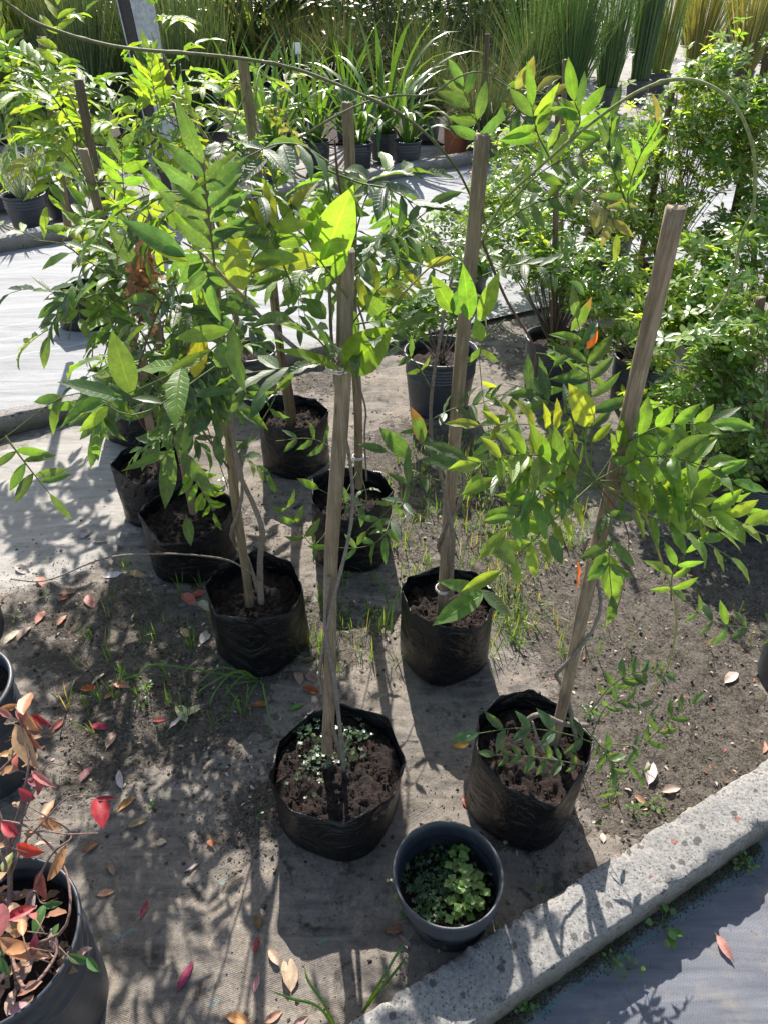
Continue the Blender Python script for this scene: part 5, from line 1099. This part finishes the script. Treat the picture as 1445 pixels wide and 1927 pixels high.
for k in range(34):
    px_, py_, z_ = r_.uniform(-20, 80), r_.choice((r_.uniform(1320, 1480), r_.uniform(1500, 1800), r_.uniform(1500, 1800))), r_.uniform(.34, .44)
    p0 = G(px_, py_, z_); an = r_.uniform(0, 6.28); d_ = V((math.cos(an), math.sin(an), r_.uniform(-.5, .3))); L_ = r_.uniform(.032, .05)
    st.tube([p0 - d_ * .03 + V((0, 0, -.02)), p0], .0009, 4, BR)
    leaflet(lv, p0, d_, (r_.gauss(0, .5), r_.gauss(-.4, .4), 1), L_, L_ * r_.uniform(.3, .45), (*hsv(r_.choice((CR, MR, OR, OR, PK, TN, TN, (.2, .09, .06), (.3, .2, .1))), r_, .15), r_.choice((0, .4, .7))), r_.uniform(.1, .8), r_.uniform(.3, .7), .2, 1, r_.uniform(0, 6), r_.uniform(-.4, .4))
o = st.build('branches', M['bark'], O.root, True, O.root); lv.build('leaves', M['red_leaf'], o, True, O.root)
# ---------------------------------------------------------------- what lies on the ground
from mathutils.bvhtree import BVHTree
_me = BEDO.data; BV = BVHTree.FromPolygons([v.co.copy() for v in _me.vertices], [tuple(q.vertices) for q in _me.polygons])
def gz(x, y, d=0.0):
    h = BV.ray_cast(V((x, y, 1)), V((0, 0, -1))); return h[0].z if h[0] is not None else d
def onbed(px, py):
    p_ = G(px, py); p_.z = gz(p_.x, p_.y); q = G(px, py, p_.z); q.z = gz(q.x, q.y); return q
TAN = (.40, .29, .19); PAL = (.52, .44, .37); BRN = (.22, .12, .07); SAL = (.46, .28, .21); CRM = (.30, .035, .06); MAG = (.26, .035, .09); ORG = (.36, .17, .09); MAU = (.26, .19, .17); CRE = (.62, .56, .44); PNK = (.55, .25, .22); GRN = (.10, .2, .04); WHT = (.62, .60, .55)
FL = [(350, 1838, 60, 62, MAG, .32, 0, 'large crimson-purple leaf, the biggest red one at the bottom'), (273, 1712, 36, 66, CRM, .3, 0, 'narrow crimson leaf above and left of the big purple one'), (483, 1779, 38, 84, CRM, .27, 0, 'slim crimson leaf standing on end between two tan ones'), (484, 1850, 38, 78, PNK, .33, 0, 'pink leaf just left of the largest tan leaf'),
      (547, 1832, 72, 92, (.42, .33, .2), .46, .6, 'largest tan leaf with brown rim, bottom middle'), (200, 1682, 34, 15, SAL, .42, 0, 'pale salmon leaf on the mat right of the big pot'), (173, 1595, 48, 40, BRN, .36, 1, 'curled brown leaf right of the big pot rim'), (262, 1551, 42, 18, TAN, .35, 1, 'yellow-tan curled leaf right of the red twig end'),
      (243, 1514, 46, 30, (.36, .2, .09), .36, 1, 'rusty curled leaf just right of the hanging crimson one'), (366, 1630, 48, 28, MAU, .26, 1, 'long rolled mauve-brown leaf left of the front bag'), (211, 1636, 28, 115, MAU, .34, 1, 'small rolled grey leaf above the salmon one'), (305, 1587, 20, 10, PAL, .8, 0, 'round pale leaf on the dark stain'),
      (399, 1583, 26, 100, ORG, .5, 1, 'small orange-brown leaf left of the front bag foot'), (486, 1735, 32, 95, BRN, .5, .6, 'brown mottled leaf above the slim crimson one'), (516, 1800, 42, 118, (.46, .32, .25), .38, .4, 'tan-pink leaf touching the largest tan leaf'), (190, 1369, 32, -8, CRM, .44, 0, 'pink-edged crimson leaf in the left middle'),
      (111, 1366, 36, 38, (.3, .09, .07), .35, .3, 'dull red leaf between the red shrub and the pink-edged one'), (210, 1392, 38, 65, TAN, .4, .4, 'yellow-tan leaf below the pink-edged crimson one'), (300, 1357, 26, 0, CRM, .3, 0, 'small crimson leaf beside the cream pile'), (342, 1342, 42, 118, CRE, .4, .3, 'upper cream leaf of the pale pile in front of the twisted-stem bag'),
      (368, 1338, 40, 35, CRE, .45, .3, 'right cream leaf of the pale pile'), (337, 1358, 44, 40, PAL, .34, .3, 'lower grey-cream leaf of the pale pile'), (171, 1297, 36, 5, (.42, .10, .06), .4, .4, 'red-brown leaf among grass blades on the left'), (190, 1276, 42, 40, PAL, .3, .4, 'long pale leaf lying against the red-brown one'),
      (226, 1468, 36, 105, (.50, .44, .43), .32, .3, 'pale lilac leaf standing on end'), (163, 1458, 38, 55, PNK, .4, .5, 'pinkish curled leaf left of the lilac one'), (205, 1312, 18, 30, ORG, .7, 0, 'tiny round orange leaf'), (229, 1290, 30, -15, PNK, .5, .5, 'small pink-grey leaf right of the grass blades'),
      (357, 1130, 34, -40, (.48, .17, .12), .45, .4, 'orange-pink leaf left of the shiny bag corner'), (376, 1120, 34, 15, (.50, .13, .08), .4, .4, 'red-orange leaf touching the shiny bag corner'), (214, 1084, 40, 10, WHT, .34, 0, 'white elliptical leaf on dark soil'), (262, 1085, 36, -10, TAN, .38, .5, 'tan curled leaf right of the white one'),
      (190, 1019, 28, 5, PAL, .55, .3, 'pale tan leaf at the edge of the pale mat'), (161, 1006, 32, 35, (.5, .38, .33), .5, .3, 'pinkish pale leaf left of its tan neighbour on the mat edge'), (44, 1074, 30, -25, PAL, .4, .3, 'cream leaf in the upper left of the bare soil'), (79, 1097, 22, -60, SAL, .5, .4, 'small salmon leaf below the cream one'),
      (78, 1162, 34, 55, PNK, .33, .4, 'pink-tan leaf near the left edge'), (119, 1168, 30, 45, PNK, .33, .4, 'pink-tan leaf in the open soil right of its look-alike'), (23, 1200, 42, 45, PAL, .34, .3, 'grey-tan leaf by the grey-sided pot'), (46, 1193, 38, 50, (.42, .33, .28), .45, .3, 'broad tan leaf touching the grey-tan one'),
      (171, 1134, 26, -70, PNK, .5, .5, 'upright pinkish leaf among seedlings'), (130, 1116, 46, 8, MAU, .34, .4, 'long grey-mauve leaf below the pale mat'), (122, 1127, 24, 20, (.45, .16, .1), .4, .3, 'small rust leaf tucked against the grey-mauve one'), (498, 1327, 46, 5, (.42, .15, .07), .22, 1.2, 'rolled orange-brown leaf above the front bag'),
      (558, 1333, 32, 18, GRN, .3, .3, 'only green fallen leaf, above the front bag'), (586, 1302, 34, -25, (.30, .09, .04), .34, 1.2, 'twisted rust-brown leaf left of the front stake'), (563, 1276, 28, 100, (.4, .24, .18), .5, .6, 'tan-brown leaf at the foot of the twisted-stem bag'), (588, 1276, 26, -20, MAU, .6, .5, 'mauve leaf beside the foot of the twisted-stem bag'),
      (350, 1193, 22, -40, (.45, .32, .2), .5, .3, 'small orange-tan leaf left of the twisted-stem bag'), (387, 1200, 30, 60, PAL, .5, .4, 'pale bent leaf against the twisted-stem bag'), (385, 1142, 30, -30, (.4, .33, .28), .5, .5, 'beige leaf under the shiny bag corner'),
      (1222, 1453, 50, 82, (.52, .42, .37), .38, .6, 'tall pale leaf standing by the speckled kerb'), (1262, 1487, 38, 15, (.46, .33, .25), .38, .5, 'tan leaf on black soil beside the speckled kerb'), (1205, 1510, 34, -45, (.38, .22, .17), .4, .8, 'rusty leaf at the inner edge of the speckled kerb'), (1375, 1276, 34, 40, PAL, .4, .3, 'pale oval leaf on the dark soil at right'),
      (1133, 1578, 18, 95, PAL, .6, .3, 'tiny pale leaf between bag and speckled kerb'), (878, 1516, 32, -60, (.30, .12, .08), .4, .8, 'red-brown leaf between the small pot and the leaning-stake bag'), (744, 1751, 40, 10, (.24, .13, .10), .5, .6, 'dark mauve leaf left of the small open pot'), (763, 1778, 44, -48, MAU, .3, .6, 'long grey leaf at the foot of the small open pot'),
      (450, 1918, 48, -12, (.52, .28, .15), .42, .4, 'orange leaf cut by the bottom edge'), (516, 1916, 40, 30, (.46, .24, .15), .4, .4, 'rusty orange leaf at the bottom, left of the mauve one'), (566, 1924, 36, 35, (.42, .26, .22), .4, .4, 'mauve-tan leaf at the very bottom edge'), (867, 1402, 34, 5, (.42, .24, .05), .35, .3, 'yellow and red leaf left of the leaning-stake bag'),
      (1362, 1786, 58, -58, (.62, .27, .20), .36, .2, 'salmon leaf lying alone on the blue-grey mat'), (1385, 1062, 40, -35, MAU, .3, .5, 'grey leaf in the shade at the right edge'), (940, 1390 - 860 + 130, 20, 0, PAL, .4, .3, None), (1436, 1406, 26, 80, (.4, .22, .2), .4, .5, 'brownish pink leaf at the right end of the speckled kerb')]
r_ = random.Random(3)
for k, (x, y, ln, ang, col, asp, curl, lb) in enumerate(FL):
    if lb is None: continue
    near = G(x, y)
    c_ = onbed(x, y) if k not in () else near
    if fronty(k1n, k1a, c_) < 0: c_ = G(x, y, .008)
    a0 = G(x - math.cos(R(ang)) * ln / 2, y + math.sin(R(ang)) * ln / 2, c_.z); a1 = G(x + math.cos(R(ang)) * ln / 2, y - math.sin(R(ang)) * ln / 2, c_.z)
    d_ = a1 - a0; n_ = V((r_.gauss(0, .2), r_.gauss(-.1, .2), 1)); m = MB()
    dn = (d_.normalized() + V((0, 0, .10 + .12 * curl)))
    leaflet(m, a0 + V((0, 0, .004)), dn, n_, d_.length * 1.05, d_.length * asp, (*hsv(col, r_, .06), r_.choice((.1, .4, .6)) if asp > .3 else 0), .25 + .5 * curl, .25 + .5 * curl, .12 + .15 * curl, 2, k * 1.7, r_.uniform(-.5, .5) * (1 + curl))
    m.tube([a0 + V((0, 0, .004)), a0 + V((0, 0, .004)) - dn.normalized() * d_.length * .14], .0006, 4, (*col, 0), False)
    solo(m, 'fallen_leaf', M['dry_leaf'], lb + (' ' if 'leaf' in lb else ' leaf'), 'fallen leaf', 'leaves fallen on the ground', True)
# soil crumbs and small litter, nobody could count them
cm = MB(); r_ = random.Random(5)
for (c_, rd, s_) in SB:
    for _ in range(int(2000 * s_)):
        x, y = c_.x + r_.gauss(0, rd * .8), c_.y + r_.gauss(0, rd * .8)
        if fronty(k1n, k1a, (x, y)) < .005 or fronty(k2n, k2a, (x, y)) > -.06 or y < .3: continue
        crumb(cm, V((x, y, gz(x, y))), r_.choice((.0015, .002, .003, .007 if r_.random() < .25 else .003)), r_, r_.choice(((.07, .056, .045), (.12, .10, .08), (.05, .04, .03), (.20, .17, .145))))
for _ in range(700):
    x, y = r_.uniform(-1.2, 1.4), r_.uniform(.35, 2.6)
    if fronty(k1n, k1a, (x, y)) < .005 or fronty(k2n, k2a, (x, y)) > -.06: continue
    crumb(cm, V((x, y, gz(x, y))), r_.uniform(.001, .0035), r_, r_.choice(((.11, .09, .075), (.2, .17, .14), (.15, .125, .10))))
tag(cm.build('soil_crumbs', M['crumb'], None, False), 'loose crumbs of dark and pale soil scattered over the bed', None, None, 'stuff')
lt = MB()
for _ in range(1800):
    x, y = r_.uniform(-1.2, 1.3), r_.uniform(.4, 2.6)
    if fronty(k1n, k1a, (x, y)) < .01 or fronty(k2n, k2a, (x, y)) > -.06 or blobs(SB, x, y) < .25: continue
    L_ = r_.uniform(.006, .018); leaflet(lt, (x, y, gz(x, y) + .002), (r_.gauss(0, 1), r_.gauss(0, 1), .15), (r_.gauss(0, .3), r_.gauss(0, .3), 1), L_, L_ * .4, (*hsv(r_.choice((TAN, PAL, BRN, MAU, PAL, (.30, .12, .08))), r_), 0), .5, .4, .2, 0)
for _ in range(260):
    x, y = r_.uniform(-1.0, 1.2), r_.uniform(.45, 2.2)
    if fronty(k1n, k1a, (x, y)) < .01 or blobs(SB, x, y) < .2: continue
    an = r_.uniform(0, 6.28); L_ = r_.uniform(.02, .06); z = gz(x, y) + .003
    lt.tube([V((x, y, z)), V((x + math.cos(an) * L_, y + math.sin(an) * L_, gz(x + math.cos(an) * L_, y + math.sin(an) * L_) + .003))], .0006, 3, (*hsv(MAU, r_), 0), False)
tag(lt.build('leaf_litter', M['dry_leaf']), 'tiny scraps of dead leaf and twig scattered over the bed', None, None, 'stuff')
# grass: a patch between the bags and single tufts
GC = [(.10, .24, .03), (.14, .28, .04), (.08, .18, .03)]
def gtuft(mb, p_, n, L, W, sp, bend, r_, cols=GC):
    for _ in range(n):
        an = r_.uniform(0, 6.28); q = abs(r_.gauss(0, sp)); blade(mb, p_ + V((r_.gauss(0, .006), r_.gauss(0, .006), -.004)), (math.cos(an) * q, math.sin(an) * q, 1), L * r_.uniform(.4, 1.1), W * r_.uniform(.7, 1.2), bend * r_.uniform(.3, 1.6), (*hsv(r_.choice(cols), r_), 0), None, 6)
gp = MB()
for (x, y, sx_, sy_, n) in [(940, 930, 70, 60, 80), (900, 1000, 60, 60, 50), (970, 1110, 40, 60, 45), (870, 880, 50, 30, 40), (1010, 1010, 60, 40, 40), (950, 1180, 25, 30, 30), (1000, 900, 60, 30, 30), (800, 900, 50, 30, 30), (760, 1080, 30, 50, 26), (1060, 960, 70, 50, 50), (900, 930, 90, 60, 60), (700, 1180, 60, 60, 26), (300, 1200, 120, 80, 34), (600, 1180, 30, 50, 20), (250, 1330, 110, 50, 20), (1150, 1180, 120, 90, 26)]:
    for _ in range(n):
        p_ = onbed(x + r_.gauss(0, sx_ * 1.0), y + r_.gauss(0, sy_ * .9)); gtuft(gp, p_, r_.randint(1, 6), .088, .0027, .6, .8, r_, [(.10, .24, .03), (.16, .28, .05), (.08, .17, .03), (.30, .27, .12)])
tag(gp.build('grass', M['blade']), 'bright young grass growing between the bags right of the middle', None, None, 'stuff')
TU = [(360, 1215, 7, .11, .35, 'upright grass tuft left of the twisted-stem bag'), (175, 1200, 4, .07, .3, 'thin grass tuft among the pale leaves'), (232, 1270, 5, .06, .5, 'small grass tuft in the left middle'), (345, 1340, 8, .07, .6, 'grass tuft growing through the cream leaf pile'), (715, 1190, 6, .14, .35, 'tall grass blades between the front stake and the eight-cornered bag'),
      (605, 1215, 8, .07, .5, 'grass tuft right of the twisted-stem bag'), (175, 1795, 7, .05, .7, 'short grass tuft against the big pot'), (430, 1340, 5, .09, .5, 'grass tuft left of the front bag'), (745, 1030, 6, .07, .5, 'grass tuft behind the eight-cornered bag'), (960, 1210, 7, .07, .6, 'grass tuft at the right foot of the eight-cornered bag'),
      (1150, 1500, 6, .06, .6, 'grass tuft right of the leaning-stake bag'), (635, 1145, 3, .08, .4, 'few grass blades behind the front stake'), (1090, 1440, 6, .08, .5, 'grass tuft hidden by the low shoot of the lime-leaved climber'), (345, 1120, 3, .16, .15, 'lone tall grass blade before the bushy climber'), (90, 1120, 3, .05, .5, 'tiny grass tuft in the upper left of the bare soil'), (735, 920, 7, .06, .5, 'grass tuft right of the torn bag')]
for x, y, n, L, sp, lb in TU:
    m = MB(); gtuft(m, onbed(x, y), n, L, .0034, sp, .5, r_); solo(m, 'grass_tuft', M['blade'], lb, 'grass tuft', 'grass tufts in the bed')
def longblades(lb, lst, col=(.09, .2, .03), W=.005):
    m = MB()
    for pts in lst:
        P_ = bez(pts, 12); n_ = len(P_); bs = len(m.v); c4_ = (*hsv(col, r_), 0)
        for j, q in enumerate(P_):
            t = j / (n_ - 1); d_ = (P_[min(j + 1, n_ - 1)] - P_[max(j - 1, 0)]).normalized(); s_ = d_.cross(V((0, .6, -.8))).normalized(); w_ = W * .5 * min(1, (1 - t) * 3 + .02); nn_ = s_.cross(d_)
            m.vert(q - s_ * w_ + nn_ * w_ * .4, c4_); m.vert(q, c4_); m.vert(q + s_ * w_ + nn_ * w_ * .4, c4_)
        for j in range(n_ - 1):
            for i in (0, 1): a_ = bs + j * 3 + i; m.face((a_, a_ + 1, a_ + 4, a_ + 3), ((i / 2, t), (i / 2 + .5, t), (i / 2 + .5, t), (i / 2, t)))
    solo(m, 'grass_tuft', M['blade'], lb, 'grass tuft', 'grass tufts in the bed')
gb = onbed(487, 1280)
longblades('long drooping grass blades spreading at the foot of the twisted-stem bag', [[gb, G(450, 1262, .05), G(390, 1290, .05), G(350, 1325, .02)], [gb, G(440, 1265, .06), G(400, 1310, .03), G(398, 1335, .005)], [gb, G(495, 1290, .05), G(505, 1340, .05), G(510, 1390, .02)], [gb, G(480, 1290, .05), G(465, 1320, .03), G(458, 1350, .005)],
     [gb, G(420, 1255, .05), G(380, 1280, .04), G(365, 1300, .02)], [gb, G(460, 1270, .04), G(430, 1300, .03), G(420, 1320, .005)], [gb, G(300, 1190 + 60, .08), G(260, 1270, .07), G(182, 1290, .05)], [gb, G(430, 1290, .04), G(440, 1310, .03), G(437, 1320, .01)]])
gb = onbed(683, 1905)
longblades('long grass blades rising in front of the speckled kerb, left of the small pot', [[gb, G(715, 1850, .06), G(750, 1790, .1), G(780, 1752, .12)], [gb, G(710, 1870, .04), G(750, 1820, .06), G(770, 1790, .07)], [onbed(640, 1950), G(610, 1890, .05), G(580, 1845, .08), G(573, 1815, .09)], [onbed(640, 1950), G(600, 1895, .03), G(550, 1880, .04), G(500, 1860, .05)]])
gb = onbed(640, 1140)
longblades('arching grass blades right of the front stake, pointing up', [[onbed(740, 1190), G(728, 1130, .05), G(712, 1090, .1), G(690, 1075, .13)], [onbed(738, 1190), G(725, 1120, .06), G(705, 1070, .12)], [onbed(735, 1195), G(740, 1140, .05), G(752, 1110, .08)]])
# weeds along the kerb foot and in the bed
WDS = [(1245, 1745, 9, .019, 'broad-leaved weed trailing out from the kerb foot over the mat edge'), (1145, 1815, 8, .009, 'small round-leaved weed at the kerb foot'), (1180, 1825, 10, .010, 'feathery light weed beside the round-leaved one'), (1395, 1630, 26, .009, 'bushy little weed at the upper part of the kerb foot'), (990, 1905, 14, .009, 'lobed weed at the lower end of the kerb foot'), (1190, 1535, 12, .009, 'small weed sprouting on the inner side of the kerb'), (1225, 1520, 12, .011, 'light green weed on the inner side of the kerb, right one'),
       (700, 1160, 16, .010, 'round-leaved seedlings right of the front stake'), (275, 1300, 10, .010, 'round pale seedlings in the left middle'), (265, 1335, 6, .009, 'pair of round seedlings near the cream pile'), (290, 1525, 7, .007, 'tiny grey-green seedling on the mat'), (480, 1545, 3, .007, 'two-leaved seedling left of the front bag'), (30, 1170, 8, .009, 'round-leaved weed beside the grey-sided pot'), (250, 1280, 6, .012, 'pale-leaved weed before the cream pile'), (650, 1090, 10, .009, 'seedlings behind the front stake'), (1020, 1680, 4, .008, 'tiny weed where the small pot meets the kerb'), (430, 905, 12, .015, 'light-leaved weed behind the bushy climber'), (1310, 1120, 6, .009, 'seedling on the right soil'), (1110, 1345, 10, .010, 'weed close behind the leaning-stake bag')]
for x, y, n, sz, lb in WDS:
    b0 = onbed(x, y) if fronty(k1n, k1a, G(x, y)) > 0 else G(x, y, .01); m = MB()
    for k in range(n):
        an = r_.uniform(0, 6.28); q = sz * r_.uniform(.4, 2.4); tp = b0 + V((math.cos(an) * q, math.sin(an) * q * .8, r_.uniform(.008, .03)))
        m.tube([b0, b0.lerp(tp, .5) + V((0, 0, .006)), tp], .0006, 4, (.12, .18, .05, 0), False)
        leaflet(m, tp, V((math.cos(an), math.sin(an), .2)), (r_.gauss(0, .2), -.2, 1), sz * r_.uniform(.8, 1.4), sz * r_.uniform(.6, .95), (*hsv(r_.choice(((.08, .18, .03), (.12, .24, .05))), r_), 0), .4, .2, 0, 0)
    solo(m, 'weed', M['blade'], lb, 'weed', 'weeds in the bed and along the kerb')
# moss along the foot of the near kerb
mo = MB()
for k in range(8000):
    l_ = r_.uniform(-.2, 1.3); o_ = abs(r_.gauss(0, .014)); 
    if nz((l_ * 3, 4.2), 1.7) < -.12: continue
    q = V((k1a.x, k1a.y, 0)) + k1dir * l_ - k1n * (.109 + o_); q.z = .001 + r_.random() * max(0, .012 - o_ * .5)
    crumb(mo, q, r_.uniform(.0008, .0026), r_, r_.choice(((.05, .065, .015), (.03, .035, .012), (.06, .045, .03))))
for k in range(1200):
    l_ = r_.uniform(-.05, 1.2); q = V((k1a.x, k1a.y, 0)) + k1dir * l_ + k1n * (.002 + abs(r_.gauss(0, .008))); q.z = gz(q.x, q.y) + r_.random() * .01
    crumb(mo, q, r_.uniform(.0015, .004), r_, r_.choice(((.05, .06, .02), (.04, .03, .02), (.12, .10, .08))))
tag(mo.build('moss', M['crumb'], None, False), 'moss and dirt gathered along the foot of the speckled kerb', None, None, 'stuff')
